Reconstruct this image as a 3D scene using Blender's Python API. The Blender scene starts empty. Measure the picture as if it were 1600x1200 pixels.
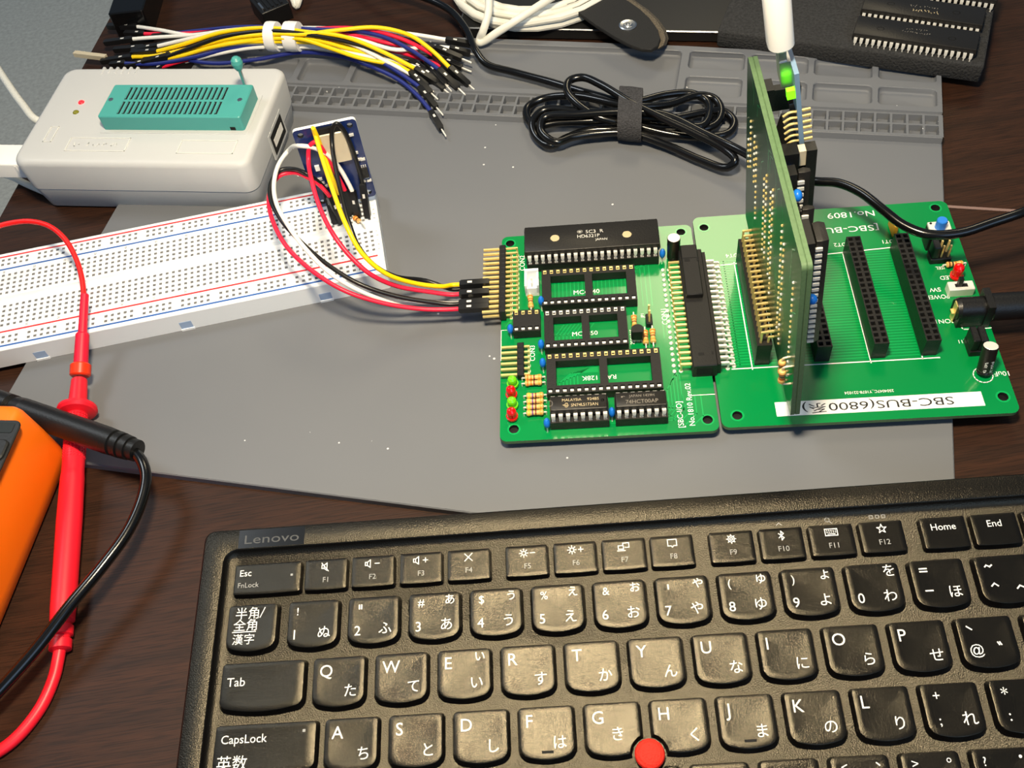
import bpy, bmesh, math, random
from mathutils import Vector as V, Matrix
from mathutils.geometry import tessellate_polygon
random.seed(7)
S = 0.001                       # everything below is written in millimetres
C = bpy.context.scene.collection
sc = bpy.context.scene
R_ = math.radians

# ------------------------------------------------------------------ camera
F_PX, CAM_H = 1580.97, 298.71
RIGHT = V((0.98640158, -0.13234097, -0.09745658))
UP = V((0.16435302, 0.79427405, 0.58490753))
FWD = V((0.0, 0.592971, -0.80522382))
cam_d = bpy.data.cameras.new('camera'); cam = bpy.data.objects.new('camera', cam_d); C.objects.link(cam)
cam_d.sensor_width = 36.0; cam_d.lens = F_PX / 1600 * 36.0
cam_d.clip_start = 0.01; cam_d.clip_end = 20
m = Matrix.Identity(4)
for i, a in enumerate((RIGHT, UP, -FWD)):
    for k in range(3): m[k][i] = a[k]
m.translation = V((0, 0, CAM_H * S)); cam.matrix_world = m
sc.camera = cam

# ------------------------------------------------------------------ world, lamps, exposure
sc.view_settings.view_transform = 'Standard'; sc.view_settings.look = 'None'
sc.view_settings.gamma = 1.0; sc.view_settings.use_curve_mapping = False
sc.view_settings.exposure = 0.0
w = bpy.data.worlds.new('room_light'); sc.world = w; w.use_nodes = True
wb = w.node_tree.nodes['Background']; wb.inputs[0].default_value = (0.52, 0.74, 1.0, 1); wb.inputs[1].default_value = 0.17

def lamp(name, loc, target, size, power, col, shape='DISK', spread=180):
    d = bpy.data.lights.new(name, 'AREA'); d.shape = shape; d.size = size * S; d.energy = power; d.color = col
    d.spread = R_(spread)
    o = bpy.data.objects.new(name, d); C.objects.link(o); o.location = V(loc) * S
    o.rotation_euler = (V(target) - V(loc)).to_track_quat('-Z', 'Y').to_euler()
    return o
lamp('desk_lamp', (0, 140, 420), (20, 230, 0), 62, 3.7, (1.0, 0.84, 0.58))
lamp('ceiling_lamp', (340, 1060, 900), (60, 280, 0), 300, 2.6, (1.0, 0.84, 0.55))
lamp('cool_front_fill', (350, -900, 800), (0, 250, 0), 700, 4.2, (0.48, 0.7, 1.0), 'SQUARE')  # added cool fill for the front faces, its source unseen
lamp('high_left_fill', (-900, 900, 1500), (-100, 300, 0), 500, 9.0, (0.9, 0.96, 1.0))  # unseen fill added high on the left to light the floor

# ------------------------------------------------------------------ frames: pixel -> place on a plane of known height
CAM = V((0, 0, CAM_H))
class Fr:
    def __init__(s, o, x, y, z): s.o, s.x, s.y, s.z = V(o), V(x), V(y), V(z)
    def p(s, x, y, z=0): return s.o + s.x * x + s.y * y + s.z * z
    def hit(s, px, py, z=0):
        d = RIGHT * ((px - 800) / F_PX) + UP * (-(py - 600) / F_PX) + FWD
        o = s.o + s.z * z
        t = (o - CAM).dot(s.z) / d.dot(s.z)
        q = CAM + d * t - s.o
        return V((q.dot(s.x), q.dot(s.y), z))
    def mat(s):
        m = Matrix.Identity(4)
        for i, a in enumerate((s.x, s.y, s.z)):
            for k in range(3): m[k][i] = a[k]
        m.translation = s.o * S
        return m
def frz(x, y, z, deg):
    c, n = math.cos(R_(deg)), math.sin(R_(deg))
    return Fr((x, y, z), (c, n, 0), (-n, c, 0), (0, 0, 1))
W = frz(0, 0, 0, 0)
def at(px, py, z): return W.hit(px, py, z)
def pix(P):
    d = V(P) - CAM; q = d.dot(FWD)
    return (800 + F_PX * d.dot(RIGHT) / q, 600 - F_PX * d.dot(UP) / q)

# ------------------------------------------------------------------ materials
def lin(c):
    return tuple((x / 12.92 if x <= .04045 else ((x + .055) / 1.055) ** 2.4) for x in [v / 255 for v in c]) + (1,)
MATS = {}
def mk(name, rgb, rough=.5, metal=0, bump=0, scale=800, spec=.5, var=0, trans=0, emit=None, coat=0, ior=1.45, sheen=0, tint=None):
    mt = bpy.data.materials.new(name); mt.use_nodes = True
    nt = mt.node_tree; b = nt.nodes['Principled BSDF']
    b.inputs['Base Color'].default_value = lin(rgb); b.inputs['Roughness'].default_value = rough
    b.inputs['Metallic'].default_value = metal; b.inputs['Specular IOR Level'].default_value = spec
    b.inputs['IOR'].default_value = ior
    if trans: b.inputs['Transmission Weight'].default_value = trans
    if coat: b.inputs['Coat Weight'].default_value = coat; b.inputs['Coat Roughness'].default_value = .06
    if sheen: b.inputs['Sheen Weight'].default_value = sheen
    if tint: b.inputs['Specular Tint'].default_value = tint + (1,)
    if emit: b.inputs['Emission Color'].default_value = lin(emit[0]); b.inputs['Emission Strength'].default_value = emit[1]
    if bump or var:
        tc = nt.nodes.new('ShaderNodeTexCoord'); n = nt.nodes.new('ShaderNodeTexNoise')
        n.inputs['Scale'].default_value = scale; n.inputs['Detail'].default_value = 3
        nt.links.new(tc.outputs['Object'], n.inputs['Vector'])
        if bump:
            bp = nt.nodes.new('ShaderNodeBump'); bp.inputs['Strength'].default_value = bump; bp.inputs['Distance'].default_value = .0003
            nt.links.new(n.outputs['Fac'], bp.inputs['Height']); nt.links.new(bp.outputs[0], b.inputs['Normal'])
        if var:
            mx = nt.nodes.new('ShaderNodeMix'); mx.data_type = 'RGBA'
            c = lin(rgb); mx.inputs['A'].default_value = tuple(v * (1 - var) for v in c[:3]) + (1,)
            mx.inputs['B'].default_value = tuple(min(1, v * (1 + var)) for v in c[:3]) + (1,)
            nt.links.new(n.outputs['Fac'], mx.inputs['Factor']); nt.links.new(mx.outputs['Result'], b.inputs['Base Color'])
    MATS[name] = mt
    return mt

def wood(name, a, b_, c):
    mt = mk(name, a, rough=.5, spec=.25); nt = mt.node_tree; b = nt.nodes['Principled BSDF']
    tc = nt.nodes.new('ShaderNodeTexCoord'); mp = nt.nodes.new('ShaderNodeMapping')
    mp.inputs['Rotation'].default_value = (0, 0, R_(6)); mp.inputs['Scale'].default_value = (9, 200, 1)
    nt.links.new(tc.outputs['Object'], mp.inputs['Vector'])
    n1 = nt.nodes.new('ShaderNodeTexNoise'); n1.inputs['Scale'].default_value = 1.0; n1.inputs['Detail'].default_value = 6; n1.inputs['Roughness'].default_value = .65
    nt.links.new(mp.outputs[0], n1.inputs['Vector'])
    mp2 = nt.nodes.new('ShaderNodeMapping'); mp2.inputs['Rotation'].default_value = (0, 0, R_(6)); mp2.inputs['Scale'].default_value = (80, 1900, 1)
    nt.links.new(tc.outputs['Object'], mp2.inputs['Vector'])
    n2 = nt.nodes.new('ShaderNodeTexNoise'); n2.inputs['Scale'].default_value = 1.0; n2.inputs['Detail'].default_value = 2
    nt.links.new(mp2.outputs[0], n2.inputs['Vector'])
    r1 = nt.nodes.new('ShaderNodeValToRGB'); r1.color_ramp.elements[0].position = .32; r1.color_ramp.elements[1].position = .7
    r1.color_ramp.elements[0].color = lin(a); r1.color_ramp.elements[1].color = lin(b_)
    nt.links.new(n1.outputs['Fac'], r1.inputs['Fac'])
    r2 = nt.nodes.new('ShaderNodeValToRGB'); r2.color_ramp.elements[0].position = .38; r2.color_ramp.elements[1].position = .52
    r2.color_ramp.elements[0].color = (1, 1, 1, 1); r2.color_ramp.elements[1].color = (0, 0, 0, 1)
    nt.links.new(n2.outputs['Fac'], r2.inputs['Fac'])
    mx = nt.nodes.new('ShaderNodeMix'); mx.data_type = 'RGBA'
    ml = nt.nodes.new('ShaderNodeMath'); ml.operation = 'MULTIPLY'; ml.inputs[1].default_value = .6
    nt.links.new(r2.outputs['Color'], ml.inputs[0]); nt.links.new(ml.outputs[0], mx.inputs['Factor'])
    nt.links.new(r1.outputs['Color'], mx.inputs['A']); mx.inputs['B'].default_value = lin(c)
    nt.links.new(mx.outputs['Result'], b.inputs['Base Color'])
    bp = nt.nodes.new('ShaderNodeBump'); bp.inputs['Strength'].default_value = .25; bp.inputs['Distance'].default_value = .0002
    nt.links.new(n2.outputs['Fac'], bp.inputs['Height']); nt.links.new(bp.outputs[0], b.inputs['Normal'])
    return mt
wood('desk_wood', (40, 24, 16), (58, 34, 22), (24, 14, 9))

def rubber_mat():
    mt = mk('mat_silicone', (108, 109, 111), rough=.5, spec=.35); nt = mt.node_tree; b = nt.nodes['Principled BSDF']
    tc = nt.nodes.new('ShaderNodeTexCoord')
    vo = nt.nodes.new('ShaderNodeTexVoronoi'); vo.inputs['Scale'].default_value = 110
    nt.links.new(tc.outputs['Object'], vo.inputs['Vector'])
    # a few pale dust specks
    lt = nt.nodes.new('ShaderNodeMath'); lt.operation = 'LESS_THAN'; lt.inputs[1].default_value = .05
    nt.links.new(vo.outputs['Distance'], lt.inputs[0])
    n0 = nt.nodes.new('ShaderNodeTexNoise'); n0.inputs['Scale'].default_value = 30
    nt.links.new(tc.outputs['Object'], n0.inputs['Vector'])
    gt = nt.nodes.new('ShaderNodeMath'); gt.operation = 'GREATER_THAN'; gt.inputs[1].default_value = .53
    nt.links.new(n0.outputs['Fac'], gt.inputs[0])
    mm = nt.nodes.new('ShaderNodeMath'); mm.operation = 'MULTIPLY'
    nt.links.new(lt.outputs[0], mm.inputs[0]); nt.links.new(gt.outputs[0], mm.inputs[1])
    n = nt.nodes.new('ShaderNodeTexNoise'); n.inputs['Scale'].default_value = 12; n.inputs['Detail'].default_value = 4
    nt.links.new(tc.outputs['Object'], n.inputs['Vector'])
    r = nt.nodes.new('ShaderNodeValToRGB'); r.color_ramp.elements[0].color = lin((98, 101, 107)); r.color_ramp.elements[1].color = lin((108, 110, 115))
    nt.links.new(n.outputs['Fac'], r.inputs['Fac'])
    mx = nt.nodes.new('ShaderNodeMix'); mx.data_type = 'RGBA'; mx.inputs['B'].default_value = lin((205, 205, 205))
    nt.links.new(mm.outputs[0], mx.inputs['Factor']); nt.links.new(r.outputs['Color'], mx.inputs['A'])
    nt.links.new(mx.outputs['Result'], b.inputs['Base Color'])
rubber_mat()
mk('floor_grey', (232, 222, 206), rough=.9, bump=1.0, scale=150, var=.3)
mk('key_black', (11, 10, 10), rough=.245, bump=.28, scale=3200, spec=.5, tint=(1, .9, .7))  # gold specular tint puts the lamp's warm sheen into the plastic
mk('case_black', (11, 10, 10), rough=.275, bump=.48, scale=2800, spec=.5, tint=(1, .9, .7))  # same warm lamp sheen put into the specular tint
mk('gloss_black', (12, 12, 13), rough=.2)
mk('logo_grey', (66, 66, 66), rough=.4)
mk('legend_white', (238, 236, 230), rough=.6)
mk('legend_grey', (150, 150, 150), rough=.6)
mk('nub_red', (214, 34, 14), rough=.75, bump=1, scale=1700)
mk('pcb_green', (0, 124, 60), rough=.22, spec=.5, coat=.4, bump=.03, scale=900)
mk('pcb_trace', (10, 152, 78), rough=.22, coat=.4)
mk('pcb_edge', (86, 112, 76), rough=.6, var=.25, scale=900)
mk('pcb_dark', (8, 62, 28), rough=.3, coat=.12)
mk('pcb_blue', (18, 38, 92), rough=.3, coat=.3)
mk('silk', (240, 242, 238), rough=.6)
mk('hole_black', (6, 6, 7), rough=.8)
mk('plastic_black', (14, 14, 15), rough=.42, bump=.25, scale=1800)
mk('plastic_matt', (17, 16, 16), rough=.5, bump=.3, scale=1800)
mk('chip_black', (27, 25, 23), rough=.45, bump=.25, scale=1500)
mk('chip_mark', (186, 168, 132), rough=.5)
mk('chip_print', (205, 202, 194), rough=.6)
mk('print_faint', (118, 112, 104), rough=.6)
mk('tin', (236, 233, 226), rough=.36, metal=.35)
mk('gold', (246, 220, 146), rough=.32, metal=.55)
mk('steel', (190, 192, 195), rough=.3, metal=1)
mk('white_case', (190, 191, 192), rough=.48, bump=.08, scale=900)
mk('breadboard_white', (230, 234, 238), rough=.5)
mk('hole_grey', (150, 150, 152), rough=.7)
mk('rail_red', (206, 40, 48), rough=.6)
mk('rail_blue', (30, 88, 170), rough=.6)
mk('print_black', (30, 30, 34), rough=.7)
mk('zif_teal', (72, 156, 150), rough=.4)
mk('wire_yellow', (246, 206, 8), rough=.4)
mk('wire_red', (226, 28, 62), rough=.4)
mk('wire_white', (232, 230, 224), rough=.42)
mk('wire_black', (18, 18, 19), rough=.36)
mk('wire_blue', (26, 38, 116), rough=.4)
mk('cable_black', (10, 10, 11), rough=.2, spec=.55)
mk('cable_white', (226, 224, 214), rough=.45)
mk('housing_black', (20, 20, 21), rough=.38)
mk('tie_white', (238, 236, 234), rough=.6)
mk('velcro', (56, 56, 60), rough=.95, bump=3, scale=1400, var=.98)
mk('foam_black', (44, 44, 45), rough=.95, bump=3.0, scale=900, var=.95)
mk('leather_black', (24, 24, 25), rough=.7, bump=.6, scale=1500)
mk('felt_grey', (92, 84, 72), rough=1, bump=2, scale=1300, var=.8)
mk('probe_red', (228, 24, 44), rough=.42)
mk('clip_red', (212, 14, 50), rough=.45)
mk('ring_orange', (222, 52, 16), rough=.35)
mk('lead_red', (222, 22, 22), rough=.4)
mk('meter_orange', (246, 112, 12), rough=.45, bump=.08)
mk('meter_black', (22, 23, 24), rough=.5, bump=.3)
mk('screen_dark', (40, 44, 46), rough=.12)
mk('cap_blue', (20, 108, 206), rough=.35)
mk('button_blue', (36, 120, 214), rough=.4)
mk('res_body', (214, 170, 96), rough=.45)
mk('band_brown', (120, 52, 22), rough=.5)
mk('band_black', (28, 24, 22), rough=.5)
mk('band_orange', (226, 108, 20), rough=.5)
mk('band_gold', (190, 140, 40), rough=.4)
mk('band_violet', (110, 60, 120), rough=.5)
mk('band_yellow', (226, 180, 40), rough=.5)
mk('led_red', (216, 8, 14), rough=.18, coat=.5)
mk('led_green', (104, 206, 20), rough=.3, coat=.3)
mk('led_lit_green', (120, 255, 30), rough=.3, emit=((110, 255, 20), 1.4))
mk('led_lit_red', (255, 30, 40), rough=.3, emit=((255, 20, 30), 2.2))
mk('led_off', (120, 118, 30), rough=.2)
mk('label_white', (244, 243, 238), rough=.4)
mk('plug_white', (240, 238, 234), rough=.42)
mk('connector_white', (236, 238, 238), rough=.4)
mk('sleeve_black', (26, 22, 22), rough=.3)
mk('tablet_black', (26, 26, 27), rough=.35)
mk('copper_tan', (218, 204, 176), rough=.35, metal=.3)

# ------------------------------------------------------------------ mesh builder (millimetres)
TXT = {}
def text_geo(body):
    if body in TXT: return TXT[body]
    cu = bpy.data.curves.new('txt', 'FONT'); cu.body = body; cu.size = 1.0; cu.resolution_u = 3
    o = bpy.data.objects.new('txt', cu); C.objects.link(o)
    dg = bpy.context.evaluated_depsgraph_get(); dg.update()
    me = bpy.data.meshes.new_from_object(o.evaluated_get(dg))
    vs = [(v.co.x, v.co.y) for v in me.vertices]; fs = [tuple(p.vertices) for p in me.polygons]
    bpy.data.objects.remove(o); bpy.data.curves.remove(cu); bpy.data.meshes.remove(me)
    TXT[body] = (vs, fs)
    return TXT[body]

def rrect(cx, cy, wd, dp, r, n=5):
    pts = []
    for (sx, sy, a0) in ((1, 1, 0), (-1, 1, 90), (-1, -1, 180), (1, -1, 270)):
        for k in range(n + 1):
            a = R_(a0 + 90 * k / n)
            pts.append((cx + sx * (wd / 2 - r) + r * math.cos(a), cy + sy * (dp / 2 - r) + r * math.sin(a)))
    return pts

def smooth_path(pts, n=6):
    pts = [V(p) for p in pts]
    if len(pts) < 3: return pts
    ext = [pts[0] * 2 - pts[1]] + pts + [pts[-1] * 2 - pts[-2]]
    out = []
    for i in range(1, len(ext) - 2):
        a, b, c, d = ext[i - 1:i + 3]
        # centripetal Catmull-Rom
        t0 = 0; t1 = t0 + max(1e-4, (b - a).length) ** .5; t2 = t1 + max(1e-4, (c - b).length) ** .5; t3 = t2 + max(1e-4, (d - c).length) ** .5
        for k in range(n):
            t = t1 + (t2 - t1) * k / n
            A1 = a * ((t1 - t) / (t1 - t0)) + b * ((t - t0) / (t1 - t0))
            A2 = b * ((t2 - t) / (t2 - t1)) + c * ((t - t1) / (t2 - t1))
            A3 = c * ((t3 - t) / (t3 - t2)) + d * ((t - t2) / (t3 - t2))
            B1 = A1 * ((t2 - t) / (t2 - t0)) + A2 * ((t - t0) / (t2 - t0))
            B2 = A2 * ((t3 - t) / (t3 - t1)) + A3 * ((t - t1) / (t3 - t1))
            out.append(B1 * ((t2 - t) / (t2 - t1)) + B2 * ((t - t1) / (t2 - t1)))
    out.append(pts[-1])
    return out

class MB:
    def __init__(s): s.v, s.f, s.m, s.names = [], [], [], []
    def mi(s, mat):
        if mat not in s.names: s.names.append(mat)
        return s.names.index(mat)
    def add(s, vs, fs, mat):
        o = len(s.v); i = s.mi(mat)
        s.v += [tuple(v) for v in vs]
        for f in fs: s.f.append(tuple(o + k for k in f)); s.m.append(i)
        return o
    def box(s, x0, x1, y0, y1, z0, z1, mat):
        s.add([(x0, y0, z0), (x1, y0, z0), (x1, y1, z0), (x0, y1, z0), (x0, y0, z1), (x1, y0, z1), (x1, y1, z1), (x0, y1, z1)],
              [(3, 2, 1, 0), (4, 5, 6, 7), (0, 1, 5, 4), (1, 2, 6, 5), (2, 3, 7, 6), (3, 0, 4, 7)], mat)
    def loft(s, loops, mat, cap0=True, cap1=True):
        n = len(loops[0]); vs = [p for l in loops for p in l]; fs = []
        for i in range(len(loops) - 1):
            for k in range(n):
                a, b = i * n + k, i * n + (k + 1) % n
                fs.append((a, b, b + n, a + n))
        if cap0: fs.append(tuple(range(n - 1, -1, -1)))
        if cap1: fs.append(tuple(range((len(loops) - 1) * n, len(loops) * n)))
        s.add(vs, fs, mat)
    def rbox(s, cx, cy, wd, dp, z0, z1, mat, r=1.0, bev=.3, n=4, taper=0, bot=0):
        L = []
        if bot: L.append([(x, y, z0) for x, y in rrect(cx, cy, wd - 2 * bot - 2 * taper, dp - 2 * bot - 2 * taper, max(.02, r - bot), n)])
        L.append([(x, y, z0 + bot) for x, y in rrect(cx, cy, wd - 2 * taper, dp - 2 * taper, r, n)])
        st = 3 if bev > .6 else 1
        for k in range(st + 1):
            a = R_(90 * k / st); ins = bev * (1 - math.cos(a)); zz = z1 - bev + bev * math.sin(a)
            L.append([(x, y, zz) for x, y in rrect(cx, cy, wd - 2 * ins, dp - 2 * ins, max(.02, r - ins), n)])
        s.loft(L, mat)
    def tube(s, pts, r, mat, n=10, sm=6, caps=True, flat=1.0):
        P = smooth_path(pts, sm) if sm else [V(p) for p in pts]
        rs = r if isinstance(r, (list, tuple)) else None
        T = []
        for i in range(len(P)):
            t = P[min(i + 1, len(P) - 1)] - P[max(i - 1, 0)]
            T.append(t.normalized() if t.length > 1e-9 else V((0, 0, 1)))
        u = V((0, 0, 1)).cross(T[0])
        if u.length < .05: u = V((1, 0, 0))
        u.normalize(); L = []
        for i, p in enumerate(P):
            u = (u - T[i] * u.dot(T[i])).normalized(); v_ = T[i].cross(u)
            if rs: q = i / max(1, len(P) - 1) * (len(rs) - 1); j = min(int(q), len(rs) - 2); rr = rs[j] + (rs[j + 1] - rs[j]) * (q - j)
            else: rr = r
            L.append([p + u * (math.cos(2 * math.pi * k / n) * rr) + v_ * (math.sin(2 * math.pi * k / n) * rr * flat) for k in range(n)])
        s.loft(L, mat, caps, caps)
    def lathe(s, p0, d, prof, mat, n=20):
        """prof: list of (distance along d, radius[, material])"""
        d = V(d).normalized(); u = d.cross(V((0, 0, 1)))
        if u.length < .05: u = V((1, 0, 0))
        u.normalize(); v_ = d.cross(u)
        rings = [[V(p0) + d * q[0] + u * (math.cos(2 * math.pi * k / n) * q[1]) + v_ * (math.sin(2 * math.pi * k / n) * q[1]) for k in range(n)] for q in prof]
        for i in range(len(prof) - 1):
            mt = prof[i + 1][2] if len(prof[i + 1]) > 2 else mat
            s.loft([rings[i], rings[i + 1]], mt, i == 0, i == len(prof) - 2)
    def ell(s, c, rx, ry, rz, mat, n=14, m_=8):
        L = []
        for j in range(1, m_):
            a = math.pi * j / m_
            L.append([(c[0] + rx * math.sin(a) * math.cos(2 * math.pi * k / n), c[1] + ry * math.sin(a) * math.sin(2 * math.pi * k / n), c[2] - rz * math.cos(a)) for k in range(n)])
        s.loft(L, mat)
    def rod(s, a, b, h, mat):
        """square bar of half-thickness h from a to b"""
        a, b = V(a), V(b); d = (b - a).normalized(); u = d.cross(V((0, 0, 1)))
        if u.length < .05: u = V((1, 0, 0))
        u.normalize(); v_ = d.cross(u); q = [u * h + v_ * h, -u * h + v_ * h, -u * h - v_ * h, u * h - v_ * h]
        s.loft([[a + k for k in q], [b + k for k in q]], mat)
    def quad(s, a, b, c, d, mat): s.add([a, b, c, d], [(0, 1, 2, 3)], mat)
    def pit(s, x0, x1, y0, y1, hx0, hx1, hy0, hy1, z, dep, mat, pm, wm=None, ins=0):
        O = [(x0, y0, z), (x1, y0, z), (x1, y1, z), (x0, y1, z)]
        I = [(hx0, hy0, z), (hx1, hy0, z), (hx1, hy1, z), (hx0, hy1, z)]
        Bt = [(hx0 + ins, hy0 + ins, z - dep), (hx1 - ins, hy0 + ins, z - dep), (hx1 - ins, hy1 - ins, z - dep), (hx0 + ins, hy1 - ins, z - dep)]
        s.add(O + I, [(k, (k + 1) % 4, 4 + (k + 1) % 4, 4 + k) for k in range(4)], mat)
        s.add(I + Bt, [(k, (k + 1) % 4, 4 + (k + 1) % 4, 4 + k) for k in range(4)], wm or pm)
        s.add(Bt, [(0, 1, 2, 3)], pm)
    def plate(s, outer, holes, z0, z1, mat, side=None, hm=None, bottom=True):
        """flat plate with through holes"""
        polys = [[V((x, y, 0)) for x, y in outer]] + [[V((x, y, 0)) for x, y in h] for h in holes]
        flat = [p for q in polys for p in q]
        tri = tessellate_polygon(polys)
        up = []
        for t in tri:
            a, b, c = (flat[k] for k in t)
            up.append(t if (b - a).cross(c - a).z > 0 else (t[0], t[2], t[1]))
        s.add([(p.x, p.y, z1) for p in flat], up, mat)
        if bottom: s.add([(p.x, p.y, z0) for p in flat], [(t[0], t[2], t[1]) for t in up], mat)
        s.loft([[(x, y, z0) for x, y in outer], [(x, y, z1) for x, y in outer]], side or mat, False, False)
        for h in holes:
            s.loft([[(x, y, z1) for x, y in h], [(x, y, z0) for x, y in h]], hm or side or mat, False, False)
    def text(s, body, x, y, z, h, mat, rot=0, anchor=(0, 0), wid=None, map_=None):
        """cap height h; anchor 0..1 of the text box; map_ optional function (x,y,z)->point"""
        vs, fs = text_geo(body)
        if not vs: return
        x0 = min(v[0] for v in vs); x1 = max(v[0] for v in vs); y0 = min(v[1] for v in vs); y1 = max(v[1] for v in vs)
        k = h / .72; kx = k
        if wid: kx = wid / max(1e-6, x1 - x0)
        ax = x0 + (x1 - x0) * anchor[0]; ay = (y0 + (y1 - y0) * anchor[1]) if anchor[1] is not None else 0
        c, n = math.cos(R_(rot)), math.sin(R_(rot)); out = []
        for px, py in vs:
            qx, qy = (px - ax) * kx, (py - ay) * k
            p = (x + c * qx - n * qy, y + n * qx + c * qy, z)
            out.append(map_(*p) if map_ else p)
        s.add(out, fs, mat)
    def strokes(s, lines, x, y, z, k, wd, mat):
        for ln in lines:
            for (a, b), (c, d) in zip(ln, ln[1:]):
                dx, dy = c - a, d - b; L = math.hypot(dx, dy) or 1e-6; ux, uy = dx / L, dy / L; h = wd / 2 / k
                q = [(a - ux * h - uy * h, b - uy * h + ux * h), (a - ux * h + uy * h, b - uy * h - ux * h), (c + ux * h + uy * h, d + uy * h - ux * h), (c + ux * h - uy * h, d + uy * h + ux * h)]
                s.add([(x + p * k, y + r * k, z) for p, r in q], [(0, 1, 2, 3)], mat)
    def line(s, pts, wd, z, mat):
        s.strokes([pts], 0, 0, z, 1.0, wd, mat)
    def scribble(s, x, y, z, wd, h, n, mat, seed=1):
        """worn, unreadable print: a row of little broken strokes"""
        r = random.Random(seed); st = wd / n
        for k in range(n):
            if r.random() < .12: continue
            cx = x - wd / 2 + st * (k + .5); q = [(cx + r.uniform(-.35, .35) * st, y + r.uniform(-.5, .5) * h) for _ in range(3)]
            s.line(q, h * .16, z, mat)
    def mesh(s, name, sharp=35):
        me = bpy.data.meshes.new(name)
        me.from_pydata([(a * S, b * S, c * S) for a, b, c in s.v], [], s.f)
        for n in s.names: me.materials.append(MATS[n])
        me.polygons.foreach_set('material_index', s.m)
        me.polygons.foreach_set('use_smooth', [True] * len(s.f))
        me.update(); me.set_sharp_from_angle(angle=R_(sharp))
        return me

def link(name, me, parent=None, loc=None, rot=None):
    o = bpy.data.objects.new(name, me); C.objects.link(o)
    if parent: o.parent = parent
    if loc is not None: o.location = V(loc) * S
    if rot is not None: o.rotation_euler = rot
    return o
def part(name, mb, parent, label=None, loc=None, rot=None, sharp=35):
    o = link(name, mb.mesh(name, sharp), parent, loc, rot)
    if label: o['label'] = label
    return o
def tag(o, label, cat, group=None):
    o['label'] = label; o['category'] = cat
    if group: o['group'] = group
    return o
def thing(name, label, cat, fr=None, group=None):
    o = bpy.data.objects.new(name, None); C.objects.link(o); o.empty_display_size = .01
    o.matrix_world = (fr or W).mat()
    return tag(o, label, cat, group)
def shift(mb, o):
    mb.v = [(a - o[0], b - o[1], c - o[2]) for a, b, c in mb.v]
    return mb
def solo(name, mb, label, cat, group=None, base=None):
    """a thing that is one mesh, its origin at base (or the middle of its underside)"""
    if base is None:
        xs = [v[0] for v in mb.v]; ys = [v[1] for v in mb.v]; zs = [v[2] for v in mb.v]
        base = ((min(xs) + max(xs)) / 2, (min(ys) + max(ys)) / 2, min(zs))
    shift(mb, base)
    o = link(name, mb.mesh(name)); o.location = V(base) * S
    return tag(o, label, cat, group)
#=== PARTS BELOW ===
# ------------------------------------------------------------------ floor and desk
mb = MB(); mb.quad((-2600, -800, -700), (1400, -800, -700), (1400, 3000, -700), (-2600, 3000, -700), 'floor_grey')
o = link('floor', mb.mesh('floor')); o['kind'] = 'structure'

desk = thing('desk', 'dark brown wood-grain desk top under the grey work mat and keyboard', 'desk', Fr((0, 200, -3), (1, 0, 0), (0, 1, 0), (0, 0, 1)))
def slab(poly, z0, z1, mat):
    mb = MB(); mb.loft([[(x, y - 200, z0) for x, y in poly], [(x, y - 200, z1 - .6) for x, y in poly], [(x, y - 200, z1) for x, y in poly]], mat); return mb
part('desk_panel', slab([(-307, -18), (420, -18), (420, 192.8), (-205.6, 404.8)], -25, 0, 'desk_wood'), desk)
part('desk_panel', slab([(-205.2, 406.2), (420, 194.2), (420, 900), (-86, 900)], -25, 0, 'desk_wood'), desk)
mk('edge_strip', (128, 104, 98), rough=.35)
part('edge_strip', slab([(-205.5, 404.8), (420, 192.8), (420, 194.2), (-205.2, 406.2)], -25, .15, 'edge_strip'), desk, 'pale edging strip along the joint')

# ------------------------------------------------------------------ silicone work mat
a = R_(-18.7); c_, s_ = math.cos(a), math.sin(a)
MF = Fr((c_ * -269.5 - s_ * 153, s_ * -269.5 + c_ * 153, 0), (c_, s_, 0), (-s_, c_, 0), (0, 0, 1))
mb = MB(); ZT = 3.0; DV = -2.0
U0, U1, VB = 4.5, 350.5, 201.2
base = rrect((U0 + U1) / 2, 100.5, U1 - U0, 201, 2, 3)
mb.loft([[(x, y, -3) for x, y in rrect((U0 + U1) / 2, 129, U1 - U0, 256, 3, 4)], [(x, y, -.4) for x, y in rrect((U0 + U1) / 2, 129, U1 - U0, 256, 3, 4)], [(x, y, 0) for x, y in rrect((U0 + U1) / 2, 129, U1 - U0 - .8, 255.2, 2.6, 4)]], 'mat_silicone')
# front wall of the raised band
mb.loft([[(U0 + .3, VB - .5, -.1), (U1 - .3, VB - .5, -.1), (U1, 257, -.1), (U0, 257, -.1)], [(U0 + .3, VB, ZT - .3), (U1 - .3, VB, ZT - .3), (U1, 257, ZT - .3), (U0, 257, ZT - .3)], [(U0 + .6, VB + .3, ZT - .06), (U1 - .6, VB + .3, ZT - .06), (U1 - .3, 256.7, ZT - .06), (U0 + .3, 256.7, ZT - .06)]], 'mat_silicone', False, False)
PIT = 6.38; N = 54; u_last = 348.4 - .0
ub0 = u_last + 5.6 - PIT * N
def q4(x0, x1, y0, y1): mb.quad((x0, y0, ZT), (x1, y0, ZT), (x1, y1, ZT), (x0, y1, ZT), 'mat_silicone')
uend = U1
sc_ = (U1 - 1.2 - (U0 + 1.2)) / N
q4(U0, U1, VB + .3, 202.2); q4(U0, U0 + 1.2, 202.2, 215.4); q4(U1 - 1.2, U1, 202.2, 215.4)
for k in range(N):
    x0 = U0 + 1.2 + k * sc_; x1 = x0 + sc_
    for (y0, y1) in ((202.2, 208.8), (208.8, 215.4)):
        mb.pit(x0, x1, y0, y1, x0 + .5, x1 - .5, y0 + .5, y1 - .5, ZT, 2.9, 'mat_silicone', 'mat_silicone', ins=.35)
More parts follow.
